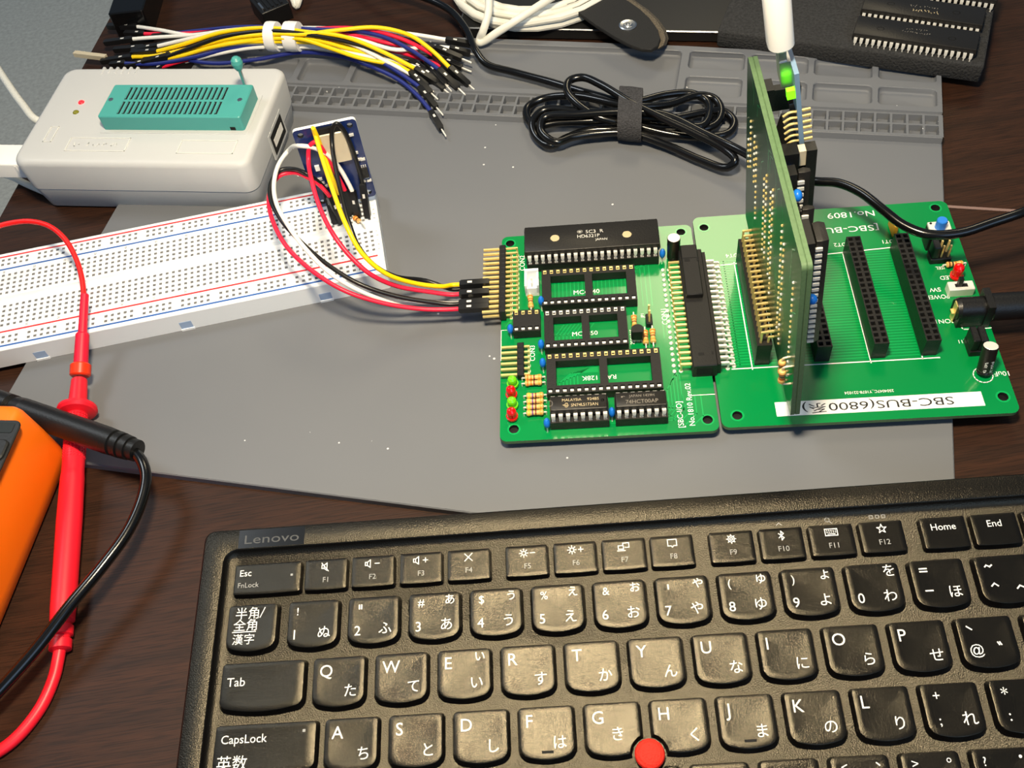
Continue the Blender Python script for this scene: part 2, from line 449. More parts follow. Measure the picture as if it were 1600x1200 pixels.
# groove between the cell band and the trays
mb.box(U0, U1, 215.4, 217.2, -.2, ZT - .9, 'mat_silicone')
mb.quad((U0, 215.4, ZT), (U1, 215.4, ZT), (U1, 215.5, ZT - .9), (U0, 215.5, ZT - .9), 'mat_silicone')
mb.quad((U0, 217.1, ZT - .9), (U1, 217.1, ZT - .9), (U1, 217.4, ZT), (U0, 217.4, ZT), 'mat_silicone')
def tray(x0, x1, y0, y1, hx0, hx1, hy0, hy1, dep=2.9):
    h = rrect((hx0 + hx1) / 2, (hy0 + hy1) / 2, hx1 - hx0, hy1 - hy0, 2.6, 6)
    mb.plate([(x0, y0), (x1, y0), (x1, y1), (x0, y1)], [h], ZT, ZT, 'mat_silicone', bottom=False)
    L = []
    for (ins, z) in ((0, 0), (.3, -.25), (.5, -dep + .9), (1.0, -dep + .25), (1.9, -dep)):
        L.append([(x, y, ZT + z) for x, y in rrect((hx0 + hx1) / 2, (hy0 + hy1) / 2, hx1 - hx0 - 2 * ins, hy1 - hy0 - 2 * ins, max(.5, 2.6 - ins), 6)])
    mb.loft(L, 'mat_silicone', False, True)
cols = [(U0, 32.2), (32.2, 59.6), (59.6, 86.6), (86.6, 113.2)]
for x0, x1 in cols:
    tray(x0, x1, 217.4, 238.2, x0 + 1.4, x1 - 1.2, 219.4, 236.4); tray(x0, x1, 238.2, 257, x0 + 1.4, x1 - 1.2, 240, 254)
tray(113.2, 242.6, 217.4, 257, 114.6, 240.6, 220.6, 253.6)
for x0, x1 in ((242.6, 269.7), (269.7, 297), (297, 323.8), (323.8, U1)):
    e = 1.0 if x1 < U1 else 1.6
    tray(x0, x1, 217.4, 238, x0 + 1, x1 - e, 220.8, 235.2); tray(x0, x1, 238, 257, x0 + 1, x1 - e, 240.4, 254)
def warp(v):
    x, y, z = v
    if x > 180 and y > 0: x += (x - 180) / 170 * y * .02
    if y > 217 and x > 200: y -= 6.5 * ((x - 200) / 150) ** 2 * (y - 217) / 40
    return (x, y, z)
n_slab = 3 * 20
mb.v = [warp(v) if i < n_slab else warp((v[0], v[1] + DV, v[2])) for i, v in enumerate(mb.v)]
o = link('work_mat', mb.mesh('work_mat', 40)); o.matrix_world = MF.mat()
tag(o, 'grey silicone work mat with moulded parts trays along its far edge', 'mat')

# ------------------------------------------------------------------ keyboard
ky, kt = -0.10694849, 0.09648342
KF = Fr((-79.938, 143.626, 9.6456), (math.cos(ky), math.sin(ky), 0),
        (-math.sin(ky) * math.cos(kt), math.cos(ky) * math.cos(kt), math.sin(kt)), (0, 0, 1))
KF.z = KF.x.cross(KF.y)
kb = thing('keyboard', 'black compact computer keyboard with red pointing nub lying in front of the mat', 'keyboard', KF)
KD = -2.4
mb = MB()
kx0, kx1, ky0, ky1 = -30.4, 274.6, -93.0, 25.6
kcx, kcy, kw, kd = (kx0 + kx1) / 2, (ky0 + ky1) / 2, kx1 - kx0, ky1 - ky0
def kground(x, y): return (-2.95 - KF.o.z - KF.x.z * x - KF.y.z * y) / KF.z.z
L = [[(x, y, kground(x, y)) for x, y in rrect(kcx, kcy, kw - 1.5, kd - 1.5, 3, 6)]]
for ins, z in ((0, -2.4), (0, -.5), (.2, -.1), (.7, .15)):
    L.append([(x, y, z) for x, y in rrect(kcx, kcy, kw - 2 * ins, kd - 2 * ins, 3.5 - ins, 6)])
ix0, ix1, iy0, iy1 = -23.4, 267.6, -86.0, 18.6
for ins, z in ((0, .15), (.25, .0), (.45, -.5), (.8, -1.2), (1.4, -1.75), (2.4, KD)):
    L.append([(x, y, z) for x, y in rrect((ix0 + ix1) / 2, (iy0 + iy1) / 2, ix1 - ix0 - 2 * ins, iy1 - iy0 - 2 * ins, 4.2 - ins * .5, 6)])
mb.loft(L, 'case_black')
icon_grey = 'legend_grey'
mb.strokes([[(-1, -.5), (0, .5), (1, -.5)]], 154.6, 15.3, KD + .05, .8, .22, icon_grey)
mb.strokes([[(.9 * math.cos(t * .524), .9 * math.sin(t * .524)) for t in range(13)], [(.65, -.65), (1.7, -1.7)]], 169.6, 15.6, KD + .05, .75, .22, icon_grey)
for dx in (-1.9, 0, 1.9):
    mb.strokes([[(-.5, -.5), (.5, -.5), (.5, .5), (-.5, .5), (-.5, -.5)]], 185 + dx, 15.5, KD + .05, 1, .2, icon_grey)
part('keyboard_base', mb, kb, sharp=50)
mb = MB(); mb.box(-18.7, 3.1, 18.65, 24.9, .1, .22, 'gloss_black')
mb.text('Lenovo', -16.7, 20.1, .24, 3.1, 'logo_grey', anchor=(0, None), wid=18)
part('logo_plate', mb, kb)

NUB = (107.2, -51.7)
def key_outline(x0, x1, y1, y0, rt, rb, sag, nub=False):
    pts = []
    def edge(a, b, n):
        for k in range(n): pts.append((a[0] + (b[0] - a[0]) * k / n, a[1] + (b[1] - a[1]) * k / n))
    def arc(cx, cy, r, a0, a1, n=4):
        for k in range(n): t = R_(a0 + (a1 - a0) * k / n); pts.append((cx + r * math.cos(t), cy + r * math.sin(t)))
    nx = 14; ny = 8
    edge((x1, y0 + rb), (x1, y1 - rt), ny); arc(x1 - rt, y1 - rt, rt, 0, 90)
    edge((x1 - rt, y1), (x0 + rt, y1), nx); arc(x0 + rt, y1 - rt, rt, 90, 180)
    edge((x0, y1 - rt), (x0, y0 + rb), ny); arc(x0 + rb, y0 + rb, rb, 180, 270)
    edge((x0 + rb, y0), (x1 - rb, y0), nx); arc(x1 - rb, y0 + rb, rb, 270, 360)
    if sag:
        cx, hw = (x0 + x1) / 2, (x1 - x0) / 2
        pts = [(x, y - sag * (1 - ((x - cx) / hw) ** 2) * max(0, min(1, (y1 - y) / (y1 - y0) * 2 - 1))) for x, y in pts]
    if nub:
        q = []
        for x, y in pts:
            d = math.hypot(x - NUB[0], y - NUB[1])
            q.append((x, y) if d > 5.6 else (NUB[0] + (x - NUB[0]) * 5.6 / d, NUB[1] + (y - NUB[1]) * 5.6 / d))
        pts = q
    return pts
def make_key(x0, x1, y1, y0, legends, sag=1.7, dish=.28, nub=False, rt=1.2, rb=2.0, flare=.75):
    mb = MB(); cx, cy = (x0 + x1) / 2, (y0 + y1) / 2
    base = key_outline(x0 - flare, x1 + flare, y1 + flare * .8, y0 - flare * 1.3, rt + .5, rb + .5, sag, False)
    o1 = key_outline(x0, x1, y1, y0, rt, rb, sag, nub)
    o2 = key_outline(x0 + .28, x1 - .28, y1 - .25, y0 + .3, rt, rb, sag, nub)
    if nub: base = [p if math.hypot(p[0] - NUB[0], p[1] - NUB[1]) > 4.9 else (NUB[0] + (p[0] - NUB[0]) * 4.9 / max(.01, math.hypot(p[0] - NUB[0], p[1] - NUB[1])), NUB[1] + (p[1] - NUB[1]) * 4.9 / max(.01, math.hypot(p[0] - NUB[0], p[1] - NUB[1]))) for p in base]
    L = [[(x, y, KD - .05) for x, y in base], [(x, y, -.4) for x, y in o1], [(x, y, -.12) for x, y in o1], [(x, y, 0) for x, y in o2]]
    for q in (.82, .6, .35, .1):
        L.append([(cx + (x - cx) * q, cy + (y - cy) * q, -dish * (1 - q * q)) for x, y in o2])
    mb.loft(L, 'key_black')
    hx, hy = (x1 - x0) / 2, (y1 - y0) / 2
    def mp(x, y, z):
        dn = hy + (sag * (1 - min(1, ((x - cx) / hx) ** 2)) if y < cy else 0)
        s = min(1, max(abs(x - cx) / hx, abs(y - cy) / dn))
        return (x, y, z - dish * (1 - s * s) + .09)
    for lg in legends:
        kind = lg[0]
        if kind == 't':     # text, x, y (down from the key's top left corner), cap height, material, anchor
            _, body, lx, ly, h, mt, an = lg
            mb.text(body, x0 + lx, y1 - ly, 0, h, mt, anchor=an, map_=mp)
        else:               # strokes
            _, lines, lx, ly, k, wd, mt = lg
            t = MB(); t.strokes(lines, x0 + lx, y1 - ly, 0, k, wd, mt); t.v = [mp(*v) for v in t.v]
            mb.add(t.v, t.f, mt)
    part('key', mb, kb, sharp=40)
WH, GR = 'legend_white', 'legend_grey'
def std(tl=None, bl=None, tr=None, br=None, big=None):
    g = []
    if big: g.append(('t', big, 2.0, 2.1, 3.7, WH, (0, 1)))
    if tl: g.append(('t', tl, 2.6, 1.9, 2.5, WH, (0, 1)))
    if bl: g.append(('t', bl, 2.0, 11.9, 3.1, WH, (0, 0)))
    if tr: g.append(('t', tr, 12.6, 2.3, 3.0, WH, (.5, .5)))
    if br: g.append(('t', br, 11.5, 10.0, 3.1, WH, (.5, .5)))
    return g
KW, KH = 15.5, 13.0
ROW = 18.49
num = [('!', '1', None, 'ぬ'), ('"', '2', None, 'ふ'), ('#', '3', 'ぁ', 'あ'), ('$', '4', 'ぅ', 'う'), ('%', '5', 'ぇ', 'え'), ('&', '6', 'ぉ', 'お'), ("'", '7', 'ゃ', 'や'), ('(', '8', 'ゅ', 'ゆ'), (')', '9', 'ょ', 'よ'), (None, '0', 'を', 'わ'), ('=', '-', None, 'ほ'), ('~', '^', None, 'へ')]
def sym(ch, lx, ly, small):
    # marks whose glyph sits off the cap-height box
    P = {'-': [[(-1, 0), (1, 0)]], '=': [[(-1, .45), (1, .45)], [(-1, -.45), (1, -.45)]], '~': [[(-1, -.2), (-.5, .25), (.4, -.25), (1, .2)]], '^': [[(-.9, -.4), (0, .4), (.9, -.4)]], '"': [[(-.35, .6), (-.35, -.5)], [(.35, .6), (.35, -.5)]], "'": [[(0, .6), (0, -.6)]], '`': [[(-.7, .5), (.5, -.4)]], 'へ': [[(-1.4, -.35), (-.5, .5), (1.5, -.7)]]}
    return ('s', P[ch], lx, ly, 1.0, .42, WH)
for i, (a, b, c, d) in enumerate(num):
    x = 19.05 * i - .1
    g = std(None if a in ('"', "'", '=', '~') else a, None if b in '-^' else b, c, None if d == 'へ' else d)
    if a in ('"', "'", '=', '~'): g.append(sym(a, 3.6, 3.0, True))
    if b in ('-', '^'): g.append(sym(b, 4.0, 8.8 if b == '^' else 9.4, False))
    if d == 'へ': g.append(sym('へ', 11.6, 10.0, False))
    make_key(x, x + KW, -.5, -.5 - KH, g)
for i, (a, b) in enumerate([('Q', 'た'), ('W', 'て'), ('E', 'い'), ('R', 'す'), ('T', 'か'), ('Y', 'ん'), ('U', 'な'), ('I', 'に'), ('O', 'ら'), ('P', 'せ'), ('@', '゛'), ('[', '゜')]):
    x = 8.95 + 19.05 * i; y = -.3 - ROW
    if a == '@': g = [sym('`', 3.4, 3.0, True), ('t', '@', 2.0, 11.6, 3.0, WH, (0, 0)), ('s', [[(-.35, .5), (-.05, -.2)], [(.25, .5), (.55, -.2)]], 10.6, 8.0, 1, .4, WH)]
    elif a == '[': g = std('{', '[', '「', None)
    else: g = std(big=a, tr='ぃ' if a == 'E' else None, br=b)
    make_key(x, x + KW, y, y - KH, g)
for i, (a, b) in enumerate([('A', 'ち'), ('S', 'と'), ('D', 'し'), ('F', 'は'), ('G', 'き'), ('H', 'く'), ('J', 'ま'), ('K', 'の'), ('L', 'り'), (';', 'れ'), (':', 'け')]):
    x = 13.55 + 19.05 * i; y = -2 * ROW - .05
    if a == ';': g = [('t', '+', 3.9, 3.2, 2.8, WH, (.5, .5)), ('t', ';', 3.2, 11.8, 2.9, WH, (0, 0)), ('t', 'れ', 11.6, 9.8, 3.2, WH, (.5, .5))]
    elif a == ':': g = [('t', '*', 3.6, 3.0, 3.4, WH, (.5, .5)), ('t', ':', 3.2, 11.2, 3.2, WH, (0, 0)), ('t', 'け', 11.6, 9.8, 3.2, WH, (.5, .5))]
    elif a == 'G': g = std(big=a) + [('t', b, 9.0, 8.6, 3.1, WH, (.5, .5))]
    else: g = std(big=a, br=b)
    if a in 'FJ': g.append(('s', [[(-1.3, 0), (1.3, 0)]], 7.8, 12.6, 1, .75, 'hole_black'))
    make_key(x, x + KW, y, y - KH, g, nub=a in 'GH')
for i, (a, b, c) in enumerate([('Z', None, 'っ'), ('X', None, None), ('C', None, None), ('V', None, None), ('B', None, None), ('N', None, None), ('M', None, None), (',', '<', '、'), ('.', '>', '。'), ('/', '?', '・'), ('\\', '_', None)]):
    x = 23.1 + 19.05 * i; y = -3 * ROW + .2
    g = std(tl=b, tr=c) if b else std(big=a, tr=c)
    make_key(x, x + KW, y, y - KH, g, nub=a in 'B')
y = -3 * ROW + .2
make_key(-19.4, 20.0, y, y - KH, [('t', 'Shift', 1.9, 5.2, 2.3, WH, (0, .5))], dish=.1)
make_key(-19.4, -4.0, -.5, -.5 - KH, [('t', '半角', 2.3, 2.6, 2.9, WH, (0, .5)), ('s', [[(-.7, -1.5), (.7, 1.5)]], 10.8, 2.6, 1, .25, WH), ('t', '全角', 1.9, 6.3, 2.9, WH, (0, .5)), ('s', [[(0, 0), (7.2, 0)]], 1.8, 8.5, 1, .3, WH), ('t', '漢字', 2.0, 10.8, 2.6, WH, (0, .5))])
make_key(-19.4, 5.9, -.3 - ROW, -.3 - ROW - KH, [('t', 'Tab', 1.8, 6.9, 2.7, WH, (0, None))], dish=.15)
make_key(-19.4, 10.7, -2 * ROW - .2, -2 * ROW - .2 - KH, [('t', 'CapsLock', 1.9, 5.2, 2.5, WH, (0, None)), ('t', '英数', 1.2, 10.8, 3.4, WH, (0, .5)), ('s', [[(0, 0), (.05, 0)]], 26.6, 2.6, 1, .8, GR)], dish=.15)
def fkey(x0, x1, g): make_key(x0, x1, 13.0, 3.2, g, sag=.25, dish=.06, rt=.5, rb=.6, flare=.45)
fkey(-18.8, 2.6, [('t', 'Esc', 1.7, 3.9, 2.2, WH, (0, None)), ('t', 'FnLock', 1.4, 7.7, 1.7, GR, (0, None)), ('s', [[(0, 0), (.05, 0)]], 18.6, 4.4, 1, .7, GR)])
spk = [[(-1.3, -.55), (-.6, -.55), (.35, -1.25), (.35, 1.25), (-.6, .55), (-1.3, .55), (-1.3, -.55)], [(-.6, -.55), (-.6, .55)]]
sun = [[(.62 * math.cos(t * .524), .62 * math.sin(t * .524)) for t in range(13)]] + [[(1.0 * math.cos(t * .785), 1.0 * math.sin(t * .785)), (1.35 * math.cos(t * .785), 1.35 * math.sin(t * .785))] for t in range(8)]
def off(lines, dx, dy=0): return [[(x + dx, y + dy) for x, y in l] for l in lines]
minus = [[(-.7, 0), (.7, 0)]]; plus = minus + [[(0, -.7), (0, .7)]]
star = [[((1.5 if k % 2 == 0 else .62) * math.sin(k * math.pi / 5), (1.5 if k % 2 == 0 else .62) * math.cos(k * math.pi / 5)) for k in range(11)]]
gear = [[(1.0 * math.cos(t * .524), 1.0 * math.sin(t * .524)) for t in range(13)], [(.45 * math.cos(t * .785), .45 * math.sin(t * .785)) for t in range(9)]] + [[(1.1 * math.cos(t * .785), 1.1 * math.sin(t * .785)), (1.45 * math.cos(t * .785), 1.45 * math.sin(t * .785))] for t in range(8)]
kbd = [[(-1.9, -1.1), (1.9, -1.1), (1.9, 1.1), (-1.9, 1.1), (-1.9, -1.1)], [(-1.1, -.6), (1.1, -.6)]] + [[(-1.3 + .65 * k, .55), (-1.2 + .65 * k, .55)] for k in range(5)] + [[(-1.3 + .65 * k, 0), (-1.2 + .65 * k, 0)] for k in range(5)]
icons = [spk + [[(-1.4, 1.3), (.9, -1.5)]], off(spk, -1.1) + off(minus, 1.5), off(spk, -1.1) + off(plus, 1.5),
         [[(-1.2, 1.1), (1.2, -1.3)], [(-1.2, -1.3), (1.0, 1.0)], [(.8, .8), (1.2, 1.2)]], off(sun, -1) + off(minus, 1.8), off(sun, -1) + off(plus, 1.8),
         [[(-1.7, -.9), (-.1, -.9), (-.1, .3), (-1.7, .3), (-1.7, -.9)], [(-2, -1.4), (.4, -1.4)], [(.4, -.4), (1.7, -.4), (1.7, 1.1), (-.2, 1.1), (-.2, .6)]],
         [[(-1.4, 1.2), (1.4, 1.2), (1.4, -.9), (.4, -.9), (0, -1.4), (-.4, -.9), (-1.4, -.9), (-1.4, 1.2)]], gear,
         [[(-.8, .7), (.75, -.7), (0, -1.5), (0, 1.5), (.75, .7), (-.8, -.7)]], kbd, star]
fx = [(4.2, 17.5), (19.3, 32.7), (34.8, 48), (50, 63.3), (68.5, 81.5), (83.7, 96.8), (98.9, 112.2), (114, 127), (132.3, 145.6), (147.7, 160.8), (162.9, 176.1), (178.2, 191.2)]
for i, (x0, x1) in enumerate(fx):
    fkey(x0, x1, [('s', icons[i], 6.6, 2.5, .98, .26, WH), ('t', 'F%d' % (i + 1), 6.7, 7.6, 1.75, GR, (.5, 0))])
fkey(196.7, 210, [('t', 'Home', 6.5, 4.2, 2.2, WH, (.5, None))])
fkey(211.9, 225.3, [('t', 'End', 6.5, 4.2, 2.2, WH, (.5, None))])
fkey(227.2, 240.5, [('t', 'Insert', 6.5, 4.2, 2.0, WH, (.5, None))])
mb = MB()
mb.lathe((NUB[0], NUB[1], KD), (0, 0, 1), [(0, 2.4), (1.2, 2.6)], 'plastic_black', 24)
mb.lathe((NUB[0], NUB[1], KD + 1.0), (0, 0, 1), [(0, 3.6), (.7, 4.2), (1.3, 4.25), (2.0, 3.9), (2.45, 3.0), (2.65, 1.6), (2.7, .1)], 'nub_red', 28)
part('pointing_stick', mb, kb, 'red rubber pointing nub', sharp=60)
# ------------------------------------------------------------------ circuit boards
BF = frz(12.9185, 207.3486, 5.0, math.degrees(-0.13526809))
def H(px, py, z=0): return BF.hit(px, py, z)
def circ(x, y, r, n=16): return [(x + r * math.cos(2 * math.pi * k / n), y + r * math.sin(2 * math.pi * k / n)) for k in range(n)]
ioF = Fr(BF.p(0, 0, -5), BF.x, BF.y, BF.z)
io = thing('circuit_board', 'smaller green circuit board crowded with black chips and empty sockets, left of the backplane', 'circuit board', BF, 'linked green circuit boards')
bus = thing('circuit_board', 'wide green backplane board with two empty black slots and a white tape label', 'circuit board', BF, 'linked green circuit boards')

def spacers(parent, pts):
    for x, y in pts:
        mb = MB(); mb.lathe((x, y, -4.95), (0, 0, 1), [(0, 2.6), (3.35, 2.6)], 'plastic_black', 14); part('spacer', mb, parent)
def pin_mesh(name, a, b, h, mat):
    mb = MB(); mb.rod(a, b, h, mat); return mb.mesh(name)

# ---- component builders, all in the frame of the board they sit on
def dip_socket(parent, x0, y0, n, row, bars=2, gold=False, hgt=4.3, solid=False):
    mb = MB(); x1 = x0 + 2.54 * (n - 1); X0, X1, Y0, Y1 = x0 - 1.27, x1 + 1.27, y0 - 1.27, y0 + row + 1.27
    win = []
    iy0, iy1 = y0 + 1.4, y0 + row - 1.4
    if not solid:
        if bars == 1: win = [(X0 + 4.2, X1 - 4.2)] if n > 4 else []
        else:
            mid = (X0 + X1) / 2; win = [(X0 + 3.4, mid - 1.4), (mid + 1.4, X1 - 3.4)]
    # mid section with windows, then the two contact rows
    holes = [[(a, iy0 + .8), (b, iy0 + .8), (b, iy1 - .8), (a, iy1 - .8)] for a, b in win]
    mb.plate([(X0, iy0), (X1, iy0), (X1, iy1), (X0, iy1)], holes, .5, hgt, 'plastic_matt')
    for yy, inner in ((y0, 1), (y0 + row, -1)):
        ya, yb = (Y0, iy0) if inner == 1 else (iy1, Y1)
        mb.loft([[(X0, ya, .3), (X1, ya, .3), (X1, yb, .3), (X0, yb, .3)], [(X0, ya, hgt), (X1, ya, hgt), (X1, yb, hgt), (X0, yb, hgt)]], 'plastic_matt', True, False)
        for k in range(n):
            cx = x0 + 2.54 * k
            mb.pit(cx - 1.27, cx + 1.27, ya, yb, cx - .78, cx + .78, yy - .95, yy + .95, hgt, 2.2, 'plastic_matt', 'hole_black', 'hole_black')
            mt = 'gold' if gold else 'tin'
            if inner == 1: mb.box(cx - .62, cx + .62, yy - .5, yy + .4, hgt - 1.5, hgt - .06, 'tin')
            else:
                mb.box(cx - .62, cx + .62, yy - .8, yy + 1.0, hgt - 1.6, hgt - .06, mt); mb.box(cx - .5, cx + .5, yy - .45, yy + .1, hgt - .07, hgt - .02, 'hole_black')
    return part('chip_socket', mb, parent)
LEG = None
def leg_mesh():
    global LEG
    if LEG is None:
        mb = MB()
        mb.box(-.7, .7, -1.0, .05, -.12, .12, 'tin')
        mb.loft([[(-.7, -.05, .12), (.7, -.05, .12), (.7, .2, .12), (-.7, .2, .12)], [(-.7, .05, -.2), (.7, .05, -.2), (.7, .3, -.2), (-.7, .3, -.2)], [(-.6, .1, -1.7), (.6, .1, -1.7), (.6, .35, -1.7), (-.6, .35, -1.7)], [(-.26, .1, -2.1), (.26, .1, -2.1), (.26, .35, -2.1), (-.26, .35, -2.1)], [(-.26, .1, -3.4), (.26, .1, -3.4), (.26, .35, -3.4), (-.26, .35, -3.4)]], 'tin')
        LEG = mb.mesh('leg')
    return LEG
def dip_chip(parent, x0, y0, n, row, z, bodyw, text=None, extra=1.6, notch=True, label=None, rear=True):
    """z = height of the leg shoulders; the body stands round that level"""
    mb = MB(); x1 = x0 + 2.54 * (n - 1); cx, cy = (x0 + x1) / 2, y0 + row / 2; ln = x1 - x0 + 2 * extra
    L = []
    for ins, zz in ((.35, z - 1.7), (0, z - .1), (0, z + .1), (.3, z + 1.85), (.42, z + 1.95)):
        L.append([(x, y, zz) for x, y in rrect(cx, cy, ln - 2 * ins, bodyw - 2 * ins, .25, 2)])
    mb.loft(L, 'chip_black')
    zt = z + 1.95
    if text: text(mb, cx, cy, zt + .02, ln, bodyw)
    c = part('chip', mb, parent, label)
    me = leg_mesh()
    for k in range(n):
        link('leg', me, c, (x0 + 2.54 * k, y0 - .2, z), (0, 0, math.pi))
        if rear: link('leg', me, c, (x0 + 2.54 * k, y0 + row + .2, z), (0, 0, 0))
    return c
def resistor(parent, a, b, z=1.6, bands=('band_brown', 'band_black', 'band_orange', 'band_gold'), body='res_body', label=None, L=6.2, r=1.05, lead=True):
    mb = MB(); a, b = V(a), V(b); d = (b - a).normalized(); mid = (a + b) / 2 + V((0, 0, z)); p0 = mid - d * L / 2
    prof = [(0, .25), (.15, r * .8), (.5, r * 1.08), (1.1, r * 1.08), (1.4, r * .9)]
    xs = [1.0, 2.2, 3.2, 5.0]
    seg = [(0, .25, body), (.12, r * .8, body), (.45, r * 1.08, body), (.75, r * 1.08, body), (1.25, r * 1.06, bands[0]), (1.6, r * .9, body), (2.0, r * .88, body), (2.55, r * .88, bands[1]), (3.1, r * .88, body), (3.65, r * .88, bands[2]), (4.5, r * .9, body), (4.95, r * 1.06, body), (5.45, r * 1.08, bands[3]), (5.75, r * 1.06, body), (6.05, r * .8, body), (6.2, .25, body)]
    mb.lathe(p0, d, [(q[0] * L / 6.2, q[1], q[2]) for q in seg], body, 14)
    if lead:
        for p, s_ in ((p0, -1), (p0 + d * L, 1)):
            e = a if s_ < 0 else b
            mb.tube([p, (e.x, e.y, mid.z), (e.x, e.y, mid.z - .3), (e.x, e.y, e.z - .3)], .28, 'tin', 6, 3)
    return part('resistor', mb, parent, label)
def bead_cap(parent, x, y, zc=4.0, ang=0, rx=1.9, ry=1.1, rz=2.3):
    mb = MB(); mb.ell((0, 0, zc), rx, ry, rz, 'cap_blue')
    for s_ in (-1, 1): mb.tube([(s_ * .7, 0, zc - rz + .5), (s_ * .9, 0, zc - rz - .3), (s_ * 1.25, 0, -.3)], .25, 'tin', 6, 2)
    return part('capacitor', mb, parent, 'blue bead capacitor', (x, y, 0), (0, 0, R_(ang)))
def can_cap(parent, a, tip, r, label, mark=None):
    a, tip = V(a), V(tip); d = tip - a; ln = d.length; mb = MB()
    mb.lathe(a, d, [(0, r * .7), (.3, r * .98), (.9, r), (1.3, r * .93), (1.8, r), (ln - .6, r), (ln - .15, r * .96)], 'sleeve_black', 22)
    mb.lathe(a + d.normalized() * (ln - .15), d, [(0, r * .94), (.12, r * .88), (.12, .05)], 'tin', 22)
    if mark:
        # print running up the side that faces the camera
        zx = d.normalized(); sx = V((1, 0, 0)); sx = (sx - zx * sx.dot(zx)).normalized(); out = zx.cross(sx); out = out if out.y < 0 else -out
        def mp(x, y, z):
            t = y / r; return a + zx * x + out * (r + .04) * math.cos(t) + sx * ((r + .04) * math.sin(t))
        for i, s in enumerate(mark): mb.text(s, 1.6, 1.0 - i * 2.0, 0, .95, 'silk', anchor=(0, .5), map_=mp)
    return part('capacitor', mb, parent, label)
def led(parent, x, y, mat, z0=0, h=5.0, r=1.5, label=None):
    mb = MB(); mb.lathe((x, y, z0 + .4), (0, 0, 1), [(0, r * 1.2), (.9, r * 1.2), (.92, r), (h - r, r), (h - r * .5, r * .87), (h - r * .13, r * .5), (h, .05)], mat, 18)
    for s_ in (-1, 1): mb.rod((x + s_ * 1.27, y, -.3), (x + s_ * .9, y, z0 + .5), .25, 'tin')
    return part('indicator_light', mb, parent, label)

# ================= input / output board
mb = MB()
X0, X1, Y0, Y1 = -18.2, 57.2, -17.4, 80.6
hol = [(-14.9, 76.8), (-13.3, -12.4), (53.6, -12.7), (53.0, 76.8)]
mb.plate(rrect((X0 + X1) / 2, (Y0 + Y1) / 2, X1 - X0, Y1 - Y0, 2.6, 6), [circ(x, y, 1.75) for x, y in hol], -1.6, 0, 'pcb_green', 'pcb_edge', 'hole_black')
for x, y in hol: mb.v and mb.loft([[(p, q, .02) for p, q in circ(x, y, 1.75)], [(p, q, .02) for p, q in circ(x, y, 2.3)]], 'pcb_trace', False, False)
T = lambda pts, wd=.32: mb.line(pts, wd, .03, 'pcb_trace')
for k in range(9):      # bus lines seen through the socket windows
    T([(1 + 1.5 * k, 43), (1 + 1.5 * k, 54)]); T([(17.5 + 1.5 * k, 43), (17.5 + 1.5 * k, 54)])
    T([(2.2 + 1.4 * k, 24), (2.2 + 1.4 * k, 28), (5.4 + 1.4 * k, 33)])
for k in range(6):
    T([(3.2 + 1.3 * k, 3), (3.2 + 1.3 * k, 6.5 + .6 * k), (7.5 + 1.3 * k, 10.5 + .4 * k), (17, 10.5 + .4 * k)])
    T([(30.4 + 1.7 * k, 40), (30.4 + 1.7 * k, 57 + .8 * k), (34 + 1.5 * k, 61)])
for k in range(5):
    T([(41 + 1.2 * k, -8), (41 + 1.2 * k, 1 + 2 * k), (43 + .9 * k, 5 + 2 * k), (46, 8 + 2 * k)])
    T([(8 - 1.2 * k, -8.5 - .9 * k), (39 + 1.1 * k, -8.5 - .9 * k), (42 + 1.2 * k, -6)])
    T([(-16.5 + .6 * k, 34 + k), (-14 + .6 * k, 36.5 + k), (-9, 36.5 + k)])
    T([(42 + 1.3 * k, 24 + 1.5 * k), (42 + 1.3 * k, 32), (45, 35 + k * .6)])
for k in range(4): T([(46 + 2.1 * k, -2), (46 + 2.1 * k, -8 - k), (42 + 2.1 * k, -12 - k)], .4)
for (s, px, py, h, an) in (('CON2', 816, 411, 2.1, .5), ('CON3', 832, 552, 1.9, .5), ('CON1', 1038, 495, 2.1, .5)):
    p = H(px, py); mb.text(s, p.x, p.y, .04, h, 'silk', 90, (.5, .5))
p = H(1066, 668); mb.text('[SBC-I/O]', p.x, p.y, .04, 2.0, 'silk', 90, (0, .5))
p = H(1082, 665); mb.text('No.1810 Rev.02', p.x, p.y, .04, 2.0, 'silk', 90, (0, .5))
p = H(991, 538); mb.text('2SC1815', p.x - .6, p.y, .04, 1.4, 'silk', 90, (0, .5))
p = H(1000, 497); mb.text('JP1', p.x + 1.2, p.y, .04, 1.3, 'silk', 90, (0, .5))
mb.text('MC6840', (H(899, 457).x + H(934, 455).x) / 2, H(915, 456).y, .04, 2.1, 'silk', 0, (.5, .5))
mb.text('MC6850', (H(896, 522).x + H(932, 521).x) / 2, H(914, 521).y, .04, 2.0, 'silk', 0, (.5, .5))
mb.text('RAM 128K', (H(914, 590).x + H(958, 588).x) / 2, H(936, 590).y, .04, 2.0, 'silk', 180, (.5, .5))
mb.line([(49.4, -2.2), (57.2, -2.2)], .25, .04, 'silk')
mb.line([(-18, 32.2), (-9.5, 32.2)], .2, .04, 'silk'); mb.line([(-18.1, 32.2), (-18.1, 18)], .2, .04, 'silk')
part('printed_board', mb, io)
spacers(io, hol)

